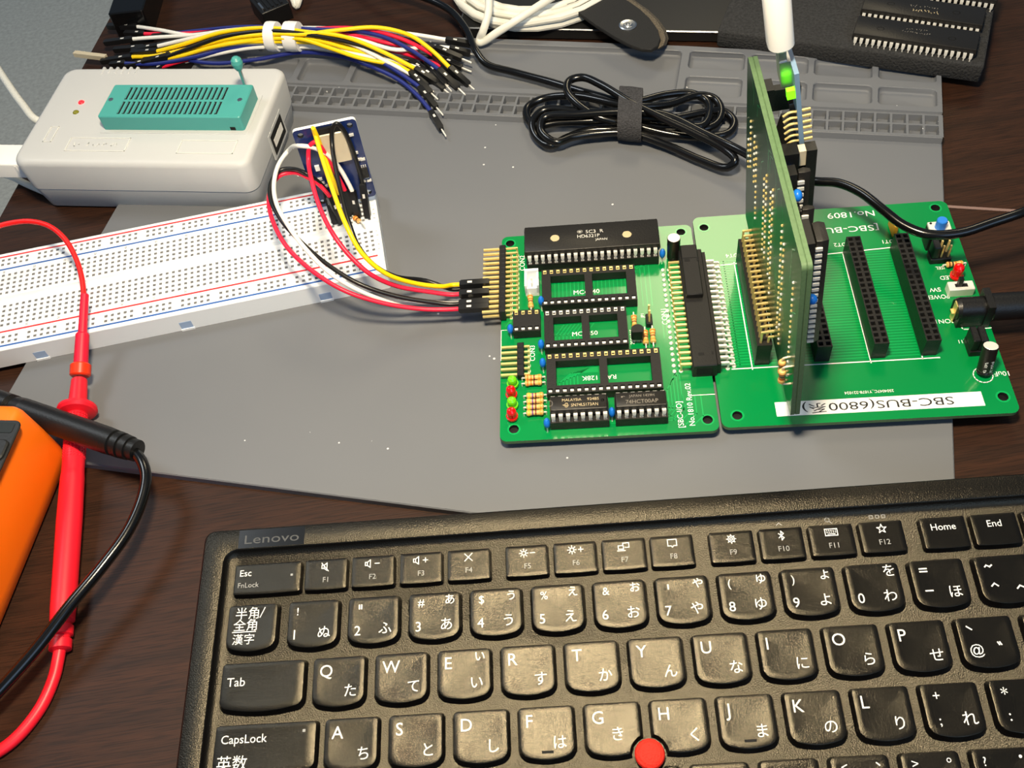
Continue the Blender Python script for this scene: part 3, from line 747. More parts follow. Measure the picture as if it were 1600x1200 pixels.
dip_socket(io, 0, 0, 16, 15.24, gold=True)
dip_socket(io, -1.02, 40.92, 14, 15.24, gold=True)
dip_socket(io, -.46, 20.4, 12, 15.24)
dip_socket(io, -6.59, 61.7, 20, 15.24, solid=True)
p = H(806.6, 493, 4.3); q = H(807, 513.8, 4.3)
dip_socket(io, p.x, q.y, 4, 7.62, bars=1, gold=True)
def logo_diamond(mb, x, y, z, r, mat):
    mb.strokes([[(math.cos(t * .3927), .75 * math.sin(t * .3927)) for t in range(17)], [(-.55, 0), (0, .5), (.55, 0), (0, -.5), (-.55, 0)], [(-1, 0), (1, 0)]], x, y, z, r, .28, mat)
def t_hd(mb, cx, cy, z, ln, bw):
    for px, py in ((867, 372), (979.5, 366)):
        p = H(px, py, z); mb.loft([[(a, b, z) for a, b in circ(p.x, p.y, 1.75, 20)], [(a, b, z + .01) for a, b in circ(p.x, p.y, 1.6, 20)]], 'chip_mark')
    p = H(906, 362, z); logo_diamond(mb, p.x, p.y, z, 1.0, 'chip_print')
    p = H(915, 362, z); mb.text('5C3  R', p.x, p.y, z, 1.75, 'chip_print', 0, (0, .5))
    p = H(902, 369.5, z); mb.text('HD6321P', p.x, p.y, z, 1.75, 'chip_print', 0, (0, .5), 8.6)
    p = H(930, 374.5, z); mb.text('JAPAN', p.x, p.y, z, 1.1, 'chip_print', 0, (0, .5), 4.6)
dip_chip(io, -6.59, 61.7, 20, 15.24, 7.3, 13.8, t_hd, 2.0, label='long ceramic-brown chip with two pale dots')
def t_173(mb, cx, cy, z, ln, bw):
    mb.text('MALAYSIA', cx - 5.6, cy + 1.1, z, 1.15, 'chip_mark', 0, (0, .5), 6.6); mb.text('924BS', cx + 3.0, cy + 1.1, z, 1.15, 'chip_mark', 0, (0, .5), 4.0)
    mb.strokes([[(-1, -1.2), (0, -1), (.3, 0), (0, 1), (-1, 1.2)]], cx - 9.2, cy, z, 1, .2, 'print_faint'); mb.strokes([[(.45 * math.cos(t), .45 * math.sin(t)) for t in range(8)]], cx + 8.2, cy + .3, z, 1, .3, 'hole_black')
    mb.text('SN74LS173AN', cx - 2.6, cy - 1.1, z, 1.25, 'chip_mark', 0, (0, .5), 9.2)
    mb.strokes([[(-1, .2), (-.2, .3), (0, 1), (.6, .9), (.5, .2), (1, .1), (.6, -.5), (.1, -.9), (-.3, -.3), (-1, .2)], [(-.4, 0), (.5, -.2)]], cx - 4.4, cy - 1.1, z, 1.0, .3, 'chip_mark')
p = H(864.4, 650, 7.0); q = H(945, 645, 7.0)
x173, y173 = p.x, (p.y + q.y) / 2
dip_socket(io, x173, y173, 8, 7.62, solid=True); dip_chip(io, x173, y173, 8, 7.62, 7.0, 6.4, t_173, 1.0)
def t_hct(mb, cx, cy, z, ln, bw):
    mb.text('JAPAN 1439H', cx - 4.0, cy + 1.1, z, 1.1, 'print_faint', 0, (0, .5), 8.6)
    mb.text('74HCT00AP', cx - 5.2, cy - 1.1, z, 1.6, 'print_faint', 0, (0, .5), 11.0)
    mb.strokes([[(-.6, 0), (0, .3), (.5, .1)], [(-.4, -.2), (0, .1)]], cx - 6, cy + 1.1, z, 1, .25, 'print_faint')
p = H(967.5, 644.4, 7.0); q = H(1037.8, 639.7, 7.0)
dip_socket(io, p.x, (p.y + q.y) / 2, 7, 7.62, solid=True); dip_chip(io, p.x, (p.y + q.y) / 2, 7, 7.62, 7.0, 6.4, t_hct, 1.2)

# right-angle pin headers on the left edge
def ra_header(parent, ya, yb, n, xin, xbody, xtip, z, rows, label):
    mb = MB(); st = (yb - ya) / (n - 1)
    for k in range(n):
        yc = ya + st * k
        mb.rbox(xbody, yc, 2.5, abs(st) * .98, z - 1.25, z + (1.25 if rows == 1 else 3.8), 'plastic_black', .3, .2, 2)
    h = part('pin_header', mb, parent, label)
    for r in range(rows):
        zz = z + 2.54 * r
        m2 = MB(); L = abs(xbody - xtip); xi = xin - xbody + 2.54 * r
        m2.rod((-L, 0, 0), (1.2, 0, 0), .42, 'gold'); m2.rod((1.0, 0, 0), (xi, 0, 0), .34, 'gold'); m2.rod((xi, 0, .3), (xi, 0, -zz - .3), .34, 'gold')
        m2.box(xi - .5, xi + .5, -.5, .5, -zz, -zz + .25, 'tin')
        me = m2.mesh('pin')
        for k in range(n): link('pin', me, h, (xbody, ya + st * k, zz))
    return h
zc = 2.0
p = H(783, 389.5, zc + 2.54); q = H(787.5, 486, zc + 2.54); t0 = H(755, 388.6, zc + 2.54)
xb2 = (p.x + q.x) / 2; yc2a, yc2b = q.y, p.y; xt2 = xb2 - 7.6
ra_header(io, yc2a, yc2b, 14, xb2 + 3.0, xb2, xt2, zc, 2, 'double row of gold right-angle pins')
p = H(812.5, 542, 2); q = H(815, 585, 2)
ra_header(io, q.y, p.y, 6, p.x + 3.2, (p.x + q.x) / 2, (p.x + q.x) / 2 - 7.2, 2.0, 1, 'six gold right-angle pins')
# small parts
for px, py, z, an in ((1035, 396, 3.6, 80), (845.5, 470, 3.6, 90), (797.5, 514, 3.6, 90), (845.5, 538, 3.6, 90), (848, 567, 3.6, 90), (854.5, 661, 3.6, 90), (956, 644, 3.6, 90)):
    p = H(px, py, z); bead_cap(io, p.x, p.y, z, an, 1.7, 1.2, 2.1)
for px, py, mt, h, lb in ((799.5, 646, 'led_red', 5, 'red indicator light'), (800, 629, 'led_green', 4.4, 'green indicator light'), (798.5, 612, 'led_red', 5, 'red indicator light'), (800.5, 596, 'led_green', 4.4, 'green indicator light')):
    p = H(px, py, h * .6); led(io, p.x, p.y, mt, .4, h, 1.75, lb)
for k in range(4):
    p = H(822, 645.5 - 9.0 * k, 1.6); q = H(850, 643.7 - 9.0 * k, 1.6)
    resistor(io, (p.x - .8, p.y, 0), (q.x + .8, q.y, 0), 1.5, ('band_yellow', 'band_violet', 'band_brown', 'band_gold'))
for k in range(2):
    p = H(819, 599 - 8.5 * k, 1.6); q = H(848, 597 - 8.5 * k, 1.6)
    resistor(io, (p.x - .8, p.y, 0), (q.x + .8, q.y, 0), 1.5, ('band_orange', 'band_orange', 'band_brown', 'band_gold'))
def vres(px, ya, yb, px2=None, bands=('band_orange', 'band_orange', 'band_brown', 'band_gold')):
    p = H(px, ya, 1.6); q = H(px2 or px, yb, 1.6); d = (q - p).normalized()
    resistor(io, (p.x - d.x, p.y - d.y, 0), (q.x + d.x, q.y + d.y, 0), 1.5, bands)
vres(828, 459, 483, 830); vres(990, 491, 515, 992); vres(1007.5, 514, 539, 1009.5); vres(1019, 512, 537, 1021)
# transistor
mb = MB(); p = H(996, 520, 5)
pts = [(2.3 * math.cos(R_(a)), 2.3 * math.sin(R_(a))) for a in range(-40, 221, 20)]
mb.loft([[(p.x + x, p.y + y, 2.6) for x, y in pts], [(p.x + x, p.y + y, 7.2) for x, y in pts]], 'plastic_black')
for k in (-1, 0, 1): mb.rod((p.x + 1.27 * k, p.y, -.3), (p.x + 1.27 * k, p.y, 2.7), .25, 'tin')
part('transistor', mb, io)
# two-pin jumper post
mb = MB(); p = H(1014, 501, 1.2); mb.rbox(p.x, p.y, 2.4, 4.9, 0, 2.5, 'plastic_black', .4, .2, 2)
for k in (-1.27, 1.27): mb.rod((p.x, p.y + k, -.3), (p.x, p.y + k, 8.6), .32, 'gold')
part('jumper_post', mb, io)
# white locking connector
mb = MB(); p = H(831, 440, 4)
mb.rbox(p.x, p.y, 5.4, 7.6, 0, 1.6, 'connector_white', .4, .2, 2)
mb.box(p.x - 2.7, p.x + 2.7, p.y + 2.8, p.y + 3.8, 1.6, 7.2, 'connector_white'); mb.box(p.x - 2.7, p.x - 1.9, p.y - 3.8, p.y + 2.8, 1.6, 6.0, 'connector_white'); mb.box(p.x + 1.9, p.x + 2.7, p.y - 3.8, p.y + 2.8, 1.6, 6.0, 'connector_white')
mb.box(p.x - 2.7, p.x + 2.7, p.y - 3.8, p.y - 3.1, 1.6, 4.4, 'connector_white')
for k in (-2.0, .4): mb.rod((p.x, p.y + k, 1), (p.x, p.y + k, 5.8), .34, 'tin')
part('connector', mb, io, 'white locking connector')
p = H(1052, 404, 0); can_cap(io, (p.x, p.y, .6), (p.x - .1, p.y + .2, 11.5), 2.5, 'black electrolytic capacitor')
# link connector between the two boards
pa = H(1045, 411, 4); pb = H(1069, 569.5, 4)
mb = MB(); lx0, lx1 = 50.2, 58.9
ylo, yhi = pb.y - 2.8, pa.y + 4.2
mb.rbox((lx0 + lx1) / 2, (ylo + yhi) / 2, lx1 - lx0, yhi - ylo, 0, 6.4, 'plastic_matt', .4, .3, 2)
mb.rbox((lx0 + lx1) / 2 - .6, yhi - 12, 6.2, 25, 6.2, 8.6, 'plastic_matt', .5, .3, 2)
mb.box(lx0 + .8, lx0 + 7.0, yhi - 6.6, yhi - 6.2, 8.0, 8.65, 'hole_black')
mb.box(lx0 + 1.6, lx0 + 3.6, yhi - 8.2, yhi - 6.9, 8.0, 8.66, 'hole_black'); mb.box(lx0 + 6.1, lx0 + 6.8, yhi - 8.2, yhi - 6.6, 8.0, 8.66, 'hole_black')
mb.box(lx0 + 2.4, lx0 + 4.4, ylo + 4.6, ylo + 5.8, 6.0, 6.45, 'hole_black'); mb.box(lx0 + 7.0, lx0 + 7.7, ylo + 4.8, ylo + 6.0, 6.0, 6.45, 'hole_black')
mb.box(lx0 + 1.4, lx1 - 2.0, ylo - .05, ylo + .3, 1.2, 5.0, 'hole_black')
lc = part('edge_connector', mb, io)
m2 = MB(); m2.rod((0, 0, 0), (-3.9, 0, 0), .42, 'gold'); m2.rod((-3.9, 0, .4), (-3.9, 0, -4.2), .34, 'gold'); m2.ell((-3.9, 0, -3.9), .8, .8, .5, 'tin', 8, 5)
m2.rod((-6.2, 0, -4.2), (-6.2, 0, -3.2), .3, 'tin'); m2.ell((-6.2, 0, -3.9), .8, .8, .6, 'tin', 8, 5)
me = m2.mesh('pin')
for k in range(20): link('pin', me, lc, (lx0 + .2, pb.y + (pa.y - pb.y) * k / 19, 4.0))

# ================= backplane board
mb = MB()
X0, X1, Y0, Y1 = 58.2, 156.6, -16.4, 84.2
bh = [(63.8, -11.6), (152.6, -9.6), (151.8, 80.6), (62.2, 78.4)]
mb.plate(rrect((X0 + X1) / 2, (Y0 + Y1) / 2, X1 - X0, Y1 - Y0, 2.8, 6), [circ(x, y, 1.75) for x, y in bh], -1.6, 0, 'pcb_green', 'pcb_edge', 'hole_black')
for x, y in bh: mb.loft([[(p, q, .02) for p, q in circ(x, y, 1.75)], [(p, q, .02) for p, q in circ(x, y, 2.4)]], 'pcb_trace', False, False)
ya, yb = pb.y, pa.y
for k in range(40):
    yy = 10.0 + 1.275 * k
    y2 = ya + (yb - ya) * (k + .3) / 39.3
    mb.line([(64.2, y2), (67.5, yy), (129.5, yy)], .42, .03, 'pcb_trace')
ytop, ybot = 49.5, 8.4
p = H(1120, 415); q = H(1390, 387)
mb.line([(64.5, H(1122, 415).y), (H(1390, 387).x, H(1390, 387).y)], .45, .045, 'silk'); mb.line([(64.5, 8.2), (136, 8.2)], .45, .045, 'silk')
p0, p1 = H(1317, 397), H(1349, 560); mb.line([(p0.x, p0.y), (p0.x, 7.6)], .4, .045, 'silk')
p0 = H(1391, 390); mb.line([(p0.x, p0.y), (p0.x, 8)], .4, .045, 'silk')
p0 = H(1147, 410); mb.line([(p0.x, p0.y), (p0.x, 7.6)], .4, .045, 'silk')
def bt(s, px, py, h, an=(.5, .5), wid=None): 
    p = H(px, py); mb.text(s, p.x, p.y, .045, h, 'silk', 180, an, wid)
bt('[SBC-BUS]', 1372, 354, 3.0, (0, .5), 25); bt('No.1809', 1366, 333, 3.0, (0, .5), 18)
bt('SLOT2', 1303, 383, 1.9, (1, .5)); bt('SLOT1', 1379, 378, 1.9, (1, .5)); bt('SLOT4', 1134, 400, 1.9, (1, .5))
bt('POWER', 1483, 463, 2.0, (0, .5), 8.2); bt('SW', 1461, 453, 2.0); bt('LED', 1478, 434, 1.9); bt('CON1', 1478, 502, 2.0)
bt('10uF', 1565, 584, 2.0); bt('J11', 1503, 533, 1.5); bt('JSEL', 1469, 418, 1.5)
bt('J12', 1456, 402, 1.4)
bt('2504047C_Y1078-221024', 1358, 612, 1.15, (.5, .5), 16.5)
# silk outlines round the parts
p = H(1503, 515); mb.line([(p.x - 1, p.y + 4), (p.x + .5, p.y), (p.x + 10, p.y)], .35, .045, 'silk')
p = H(1536, 586); mb.line([(p.x + 3.2 * math.cos(t * .4), p.y + 3.2 * math.sin(t * .4)) for t in range(17)], .35, .045, 'silk')
part('printed_board', mb, bus)
spacers(bus, bh)
# right-angle header feeding the link connector
m2 = MB(); m2.rod((0, 0, 0), (3.0, 0, 0), .42, 'tin'); m2.rod((3.0, 0, .4), (3.0, 0, -3.8), .34, 'tin'); m2.ell((3.0, 0, -3.5), .85, .85, .6, 'tin', 8, 5)
m2.rod((0, .9, -2), (5.3, .9, -2), .34, 'tin'); m2.rod((5.3, .9, -2), (5.3, .9, -3.8), .34, 'tin'); m2.ell((5.3, .9, -3.5), .85, .85, .6, 'tin', 8, 5)
me = m2.mesh('pin')
mb = MB(); mb.box(58.9, 60.2, ylo + 1, yhi - 1, .2, 5.4, 'plastic_matt'); hd = part('pin_header', mb, bus)
for k in range(20): link('pin', me, hd, (60.0, ya + (yb - ya) * k / 19, 3.6))
# slots
def slot(x0, ylast, n=20):
    mb = MB(); xa, xb = x0 - 1.25, x0 + 3.79
    y1 = ylast + 2.54 * (n - 1)
    mb.loft([[(xa, ylast - 1.4, 0), (xb, ylast - 1.4, 0), (xb, y1 + 1.4, 0), (xa, y1 + 1.4, 0)], [(xa, ylast - 1.4, 8.5), (xb, ylast - 1.4, 8.5), (xb, y1 + 1.4, 8.5), (xa, y1 + 1.4, 8.5)]], 'plastic_black', True, False)
    for k in range(n):
        yc = ylast + 2.54 * k
        for c, (a, b) in ((x0, (xa, x0 + 1.27)), (x0 + 2.54, (x0 + 1.27, xb))):
            mb.pit(a, b, yc - (1.4 if k == 0 else 1.27), yc + (1.4 if k == n - 1 else 1.27), c - .8, c + .8, yc - .8, yc + .8, 8.5, 3, 'plastic_matt', 'hole_black', ins=.15)
    return part('slot_socket', mb, bus)
SL = 59.02 - 48.26
slot(131.32, SL); slot(113.85, SL); slot(94.6, SL); slot(73.7, SL)
# push button standing on its pin block
p = H(1470, 352, 10); 
mb = MB(); mb.rbox(p.x, p.y, 8.2, 6.4, 0, 8.0, 'plastic_black', .5, .2, 2); mb.rbox(p.x, p.y, 8.0, 6.2, 8.0, 9.0, 'tin', .5, .2, 2)
for sx in (-2.9, 2.9):
    for sy in (-2.2, 2.2): mb.lathe((p.x + sx, p.y + sy, 8.9), (0, 0, 1), [(0, .55), (.35, .4), (.4, .05)], 'plastic_black', 8)
b = part('push_button', mb, bus)
mb = MB(); mb.lathe((p.x, p.y, 9.0), (0, 0, 1), [(0, 2.0), (3.6, 1.9), (3.9, 1.7), (3.9, .05)], 'button_blue', 20); part('button_cap', mb, b, 'blue button cap')
# jumper block below it
p = H(1470, 393, 4)
mb = MB(); mb.rbox(p.x, p.y, 7.6, 5.0, 0, 2.5, 'plastic_black', .4, .2, 2)
for i in range(3):
    for j in range(2): mb.rod((p.x - 2.54 + 2.54 * i, p.y - 1.27 + 2.54 * j, 0), (p.x - 2.54 + 2.54 * i, p.y - 1.27 + 2.54 * j, 8.4), .32, 'gold')
part('jumper_block', mb, bus)
mb = MB(); mb.rbox(p.x - 2.4, p.y, 2.4, 5, 3.2, 8.6, 'plastic_black', .3, .3, 2); part('jumper_cap', mb, bus)
p = H(1478, 414, 1.5); q = H(1505, 411, 1.5); resistor(bus, (p.x - 1, p.y, 0), (q.x + 1, q.y, 0), 1.5, ('band_brown', 'band_black', 'band_orange', 'band_gold'), label='striped resistor behind the red light')
p = H(1496, 426, 2.5); led(bus, p.x, p.y, 'led_red', .2, 6.2, 1.95, 'red power light')
# slide switch
p = H(1502, 446, 3.5)
mb = MB(); mb.rbox(p.x, p.y, 9.0, 4.2, 0, 3.6, 'tin', .3, .2, 2); mb.box(p.x - 2.2, p.x + 2.2, p.y - .8, p.y + .8, 3.6, 3.66, 'hole_black')
sw = part('slide_switch', mb, bus)
mb = MB(); mb.rod((p.x - .8, p.y, 3), (p.x - .8, p.y, 7.6), .75, 'plastic_black'); part('lever', mb, sw)
# barrel jack
p = H(1497, 483, 5.5)
jx, jy = p.x, p.y
mb = MB(); mb.lathe((jx, jy, 5.6), (1, 0, 0), [(-1.0, 1.0), (-1.0, 3.6), (.3, 4.1), (8.2, 4.1)], 'plastic_black', 24)
mb.box(jx - .6, jx + 8.2, jy - 4.1, jy + 4.1, 0, 5.6, 'plastic_black')
mb.box(jx + 8.2, jx + 10.6, jy - 4.6, jy + 4.6, 0, 10.8, 'plastic_black')
jk = part('power_jack', mb, bus)
mb = MB(); mb.box(jx - 1.3, jx - 1.0, jy - 1.4, jy + 1.4, -.2, 8.6, 'gold'); mb.box(jx - 2.2, jx - 1.2, jy - 1.1, jy + 1.1, 4.2, 4.6, 'gold'); part('terminal', mb, jk, 'gold solder terminal')
# jumper block J11 with caps
p = H(1527, 530, 5)
mb = MB(); mb.rbox(p.x, p.y, 5.2, 7.2, 0, 2.5, 'plastic_black', .3, .2, 2)
for sx in (-1.27, 1.27):
    for j in (-1, 0, 1): mb.rod((p.x + sx, p.y + 2.4 * j, 0), (p.x + sx, p.y + 2.4 * j, 7.4), .32, 'tin')
part('jumper_block', mb, bus)
for sx in (-1.3, 1.3):
    mb = MB(); mb.rbox(p.x + sx, p.y + .2, 2.4, 6.6, 2.6, 8.0, 'plastic_black', .3, .3, 2)
    for j in (-1.2, 1.2): mb.rbox(p.x + sx, p.y + .2 + j, 1.1, 1.2, 7.9, 8.06, 'hole_black', .2, .02, 2)
    part('jumper_cap', mb, bus)
p = H(1536, 584, 0); q = H(1548, 541, 11.5)
can_cap(bus, (p.x, p.y, .8), (q.x, q.y, 12.0), 2.55, 'black electrolytic capacitor with white print', ('16 A2(M)', '47  10uF'))
# upright gold block by the first slot
p = H(1393, 362, 0); mb = MB(); mb.rbox(p.x, p.y, 1.6, 7.5, .8, 6.5, 'band_gold', .4, .3, 2); part('gold_block', mb, bus)
# white tape label
a0, a1, b0 = H(1211, 634), H(1213, 656), H(1538, 629)
mb = MB(); tcx0, tcx1 = a0.x, b0.x; ty1 = (a0.y + H(1530, 607).y) / 2; ty0 = (a1.y + b0.y) / 2
mb.box(tcx0, tcx1, ty0, ty1, 0, .12, 'label_white')
mb.text('SBC-BUS(6800系)', H(1488, 620).x, (ty0 + ty1) / 2, .15, 3.3, 'print_black', 180, (0, .5), H(1488, 620).x - H(1255, 645).x)
part('tape_label', mb, bus, 'white tape label')

# ================= upright card in the fourth slot
yw, ln = R_(1.36), R_(-4.53)
o_ = BF.p(78.98, -20.39, 10.5)
ly = (BF.y * math.cos(yw) - BF.x * math.sin(yw)).normalized(); nx = (BF.x * math.cos(yw) + BF.y * math.sin(yw)).normalized()
up_ = (V((0, 0, 1)) * math.cos(ln) + nx * math.sin(ln)).normalized()
CF = Fr(o_, ly, up_, ly.cross(up_))
card = thing('plug_in_card', 'green circuit card standing upright on the backplane, edge towards the camera', 'circuit card', CF)
CL, CH, CT = 93.1, 73.85, 3.0
mb = MB()
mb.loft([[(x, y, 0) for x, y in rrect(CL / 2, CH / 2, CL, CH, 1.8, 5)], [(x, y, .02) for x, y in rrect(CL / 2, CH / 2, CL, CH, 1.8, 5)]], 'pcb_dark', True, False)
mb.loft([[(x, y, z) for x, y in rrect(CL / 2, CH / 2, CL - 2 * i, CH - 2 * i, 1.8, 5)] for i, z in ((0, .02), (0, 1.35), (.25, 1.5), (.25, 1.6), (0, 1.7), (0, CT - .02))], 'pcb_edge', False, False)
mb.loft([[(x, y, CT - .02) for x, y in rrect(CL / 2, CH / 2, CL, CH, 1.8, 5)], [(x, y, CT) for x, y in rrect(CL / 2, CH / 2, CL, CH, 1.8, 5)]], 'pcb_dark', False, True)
for u, w0, n_ in ((8, 10, 20), (23.2, 10, 20), (27, 14, 20), (42.2, 14, 20), (45.5, 20, 16), (53.1, 20, 16), (57, 20, 14), (72.2, 20, 14), (76, 34, 9), (83.6, 34, 9), (88, 30, 6)):
    for k in range(n_):
        mb.ell((u, w0 + 2.54 * k, -.05), .5, .5, .6, 'gold' if (k * 7 + int(u)) % 3 else 'tin', 6, 4)
rr = random.Random(3)
for k in range(26):
    u = rr.uniform(6, 84); w0 = rr.uniform(8, 66); a_ = rr.uniform(6, 22); s_ = rr.choice((-1, 1))
    mb.strokes([[(u, w0), (u, min(70, w0 + a_)), (min(90, max(3, u + s_ * 4)), min(72, w0 + a_ + 4))]], 0, 0, -.02, 1, .4, 'pcb_trace')
part('printed_board', mb, card)
# right-angle header joining card and slot (in card coordinates)
def cl(bx, by, bz):        # board coordinates -> card coordinates
    P = BF.p(bx, by, bz) - CF.o; return V((P.dot(CF.x), P.dot(CF.y), P.dot(CF.z)))
mb = MB()
A = [cl(72.4, SL - 1.4, 8.4), cl(77.6, SL - 1.4, 8.4), cl(77.6, 60.4, 8.4), cl(72.4, 60.4, 8.4)]; Bq = [cl(72.4, SL - 1.4, 11.2), cl(77.6, SL - 1.4, 11.2), cl(77.6, 60.4, 11.2), cl(72.4, 60.4, 11.2)]
mb.loft([A, Bq], 'plastic_matt')
hd = part('pin_header', mb, card)
for k in range(20):
    yy = SL + 2.54 * k
    for bx_, bz_ in ((73.7, 16.6), (76.24, 14.0)):
        m2 = MB(); a = cl(bx_, yy, 8.0); b_ = cl(bx_, yy, bz_); e = V((b_.x, b_.y, .4))
        m2.rod(a, b_, .34, 'gold'); m2.rod(b_ + V((0, 0, -.3)), e, .34, 'gold'); part('pin', m2, hd)
# resistors soldered to the near corner
for u, wd_ in ((1.2, 13.5), (4.2, 13.5)):
    pass
p = CF.hit(1222, 588, -3.0); q = CF.hit(1230, 606, -3.0)
for du, dz in ((0, -3.0), (3.6, -2.4)):
    mb = MB(); a = V((p.x + du, p.y + 3.2, dz)); b_ = V((p.x + du + .4, p.y - 3.4, dz)); d = b_ - a
    mb.lathe(a, d, [(0, .25), (.2, 1.0), (.8, 1.25), (1.3, 1.25, 'band_orange'), (1.9, 1.0), (2.6, 1.0), (3.1, 1.0, 'band_black'), (3.6, 1.0), (4.6, 1.0, 'band_orange'), (5.2, 1.2), (6.2, 1.25), (6.6, .3)], 'res_body', 14)
    mb.tube([a, a + V((0, 1.2, .2)), a + V((0, 1.6, 1.6)), V((a.x, a.y + 1.6, .2))], .35, 'copper_tan', 7, 4); mb.tube([b_, b_ + V((0, -1.2, .2)), b_ + V((0, -1.6, 1.6)), V((b_.x, b_.y - 1.6, .2))], .35, 'copper_tan', 7, 4)
    part('resistor', mb, card)
# components on the far side: chips standing on end, seen from above
def card_chip(u0, u1, w0, w1, name='chip', legs=True, sock=True, chip=True):
    mb = MB(); cu, cw = (u0 + u1) / 2, (w0 + w1) / 2
    if sock:
        mb.loft([[(u0, w0, CT + .3), (u1, w0, CT + .3), (u1, w1, CT + .3), (u0, w1, CT + .3)], [(u0, w0, CT + 4.2), (u1, w0, CT + 4.2), (u1, w1, CT + 4.2), (u0, w1, CT + 4.2)]], 'plastic_matt')
        s = part('chip_socket', mb, card)
    if chip:
        mb = MB(); L = []
        for i, z in ((1.3, 4.9), (1.0, 6.4), (1.0, 6.7), (1.5, 8.4)): L.append([(x, y, CT + z) for x, y in rrect(cu, cw, u1 - u0 - 2 * i, w1 - w0 - i, .3, 2)])
        mb.loft(L, 'chip_black'); c = part(name, mb, card)
        if legs:
            n_ = int((w1 - w0 - 2) / 2.54); m2 = MB(); m2.box(-.35, .35, -.6, .6, -1.9, .2, 'tin'); me = m2.mesh('leg')
            for k in range(n_): link('leg', me, c, (u0 + .8, w0 + 2 + 2.54 * k, CT + 6.4))
p = CF.hit(1297, 375, CT + 8.4); q = CF.hit(1288, 340, CT + 8.4)
card_chip(p.x - .6, q.x + 1.2, 16, p.y)
p = CF.hit(1275, 330, CT + 8.4); q = CF.hit(1272, 297, CT + 8.4)
card_chip(p.x + .6, q.x + .4, 20, p.y)
p = CF.hit(1258, 275, CT + 6.5); q = CF.hit(1254, 252, CT + 6.5)
card_chip(p.x, q.x, 24, p.y + 1)
for px, py in ((1232, 258), (1244, 302)):
    p = CF.hit(px, py, CT + 3); mb = MB(); mb.ell((p.x, p.y - 1.0, CT + 3.4), 2.0, 2.0, 1.5, 'cap_blue'); mb.tube([(p.x, p.y - 1, CT + 2), (p.x, p.y - 1, CT)], .3, 'tin', 6, 0); part('capacitor', mb, card, 'blue bead capacitor')
p = CF.hit(1267, 468, CT + 3); mb = MB(); mb.ell((p.x, p.y, CT + 3.4), 1.7, 1.7, 1.5, 'cap_blue'); part('capacitor', mb, card, 'blue bead capacitor')
# black box header with a gold contact strip
p = CF.hit(1276, 236, CT + 11); q = CF.hit(1262, 195, CT + 9)
mb = MB(); u0, u1 = p.x, q.x
mb.loft([[(u0, p.y - 22, CT + .2), (u1, p.y - 22, CT + .2), (u1, p.y, CT + .2), (u0, p.y, CT + .2)], [(u0, p.y - 22, CT + 6), (u1, p.y - 22, CT + 6), (u1, p.y, CT + 6), (u0, p.y, CT + 6)]], 'plastic_black')
mb.loft([[(u0 + .6, p.y - 24, CT + 8.2), (u1 - .6, p.y - 24, CT + 8.2), (u1 - .6, p.y, CT + 8.2), (u0 + .6, p.y, CT + 8.2)], [(u0 + .6, p.y - 24, CT + 11.4), (u1 - .6, p.y - 24, CT + 11.4), (u1 - .6, p.y, CT + 11.4), (u0 + .6, p.y, CT + 11.4)]], 'plastic_black')
mb.box(u0 + 1, u1 - 1, p.y - 6, p.y - .3, CT + 6, CT + 8.2, 'copper_tan')
part('box_header', mb, card)
# far black shrouded connector across the card
p = CF.hit(1247, 135, CT + 13.5); q = CF.hit(1242, 108, CT + 13.5)
mb = MB(); mb.box(p.x, q.x, p.y - 9, p.y, CT + .1, CT + 5.8, 'plastic_black'); mb.box(p.x, q.x, p.y - 9, p.y, CT + 11.4, CT + 14.6, 'plastic_black'); mb.box(p.x, q.x, p.y - 9, p.y - 3, CT + 5.8, CT + 11.4, 'plastic_black'); mb.box(p.x, p.x + 1, p.y - 9, p.y - .3, CT + 5.8, CT + 11.4, 'plastic_black')
part('connector', mb, card)
# socket that carries the serial adapter
pu = CF.hit(1242, 200, CT + 7.5)
mb = MB(); mb.loft([[(pu.x - 9, pu.y - 14, CT + 1.5), (pu.x + 8.5, pu.y - 14, CT + 1.5), (pu.x + 8.5, pu.y - 14, CT + 10), (pu.x - 9, pu.y - 14, CT + 10)], [(pu.x - 8, pu.y - .2, CT + 4.6), (pu.x + 8, pu.y - .2, CT + 4.6), (pu.x + 8, pu.y - .2, CT + 9.2), (pu.x - 8, pu.y - .2, CT + 9.2)]], 'plastic_matt')
part('adapter_socket', mb, card)

# ---- small serial adapter plugged in on edge, and the white cable plug on top of it
AF = Fr(CF.p(pu.x, pu.y, CT + 7.5), CF.x, CF.y, CF.z)
AF.y = (CF.y * math.cos(R_(6)) + CF.z * math.sin(R_(-6))).normalized(); AF.z = AF.x.cross(AF.y)
ad = thing('serial_adapter', 'small edge-on adapter board with lit green light beside the upright card', 'adapter board', AF)
def up_to(py, z=0, x=0):
    best = min(range(0, 900), key=lambda k: abs(pix(AF.p(x, k * .1, z))[1] - py)); return best * .1
aw = 8.5; ah = up_to(88)
mk('adapter_edge', (112, 140, 168), rough=.4)
mb = MB(); mb.box(-aw, aw, 0, ah, -.1, 1.3, 'adapter_edge'); part('printed_board', mb, ad)
mb = MB(); mb.box(-3.5, 3.5, ah - 8, ah + 1.0, -3.4, -.1, 'steel'); part('socket', mb, ad, 'metal cable socket')
mb = MB(); mb.box(-2, 2, ah - 16, ah - 11, -1.5, -.1, 'plastic_black'); mb.box(-6, -3, ah * .3, ah * .3 + 4, -1.6, -.1, 'plastic_black'); part('chip', mb, ad)
g = V((0, up_to(121, -1.4), 0))
mb = MB(); mb.box(-aw + .2, -aw + 2.2, g.y - 1.6, g.y + 1.4, -2.6, -.1, 'led_lit_green'); part('indicator_light', mb, ad, 'lit green light')
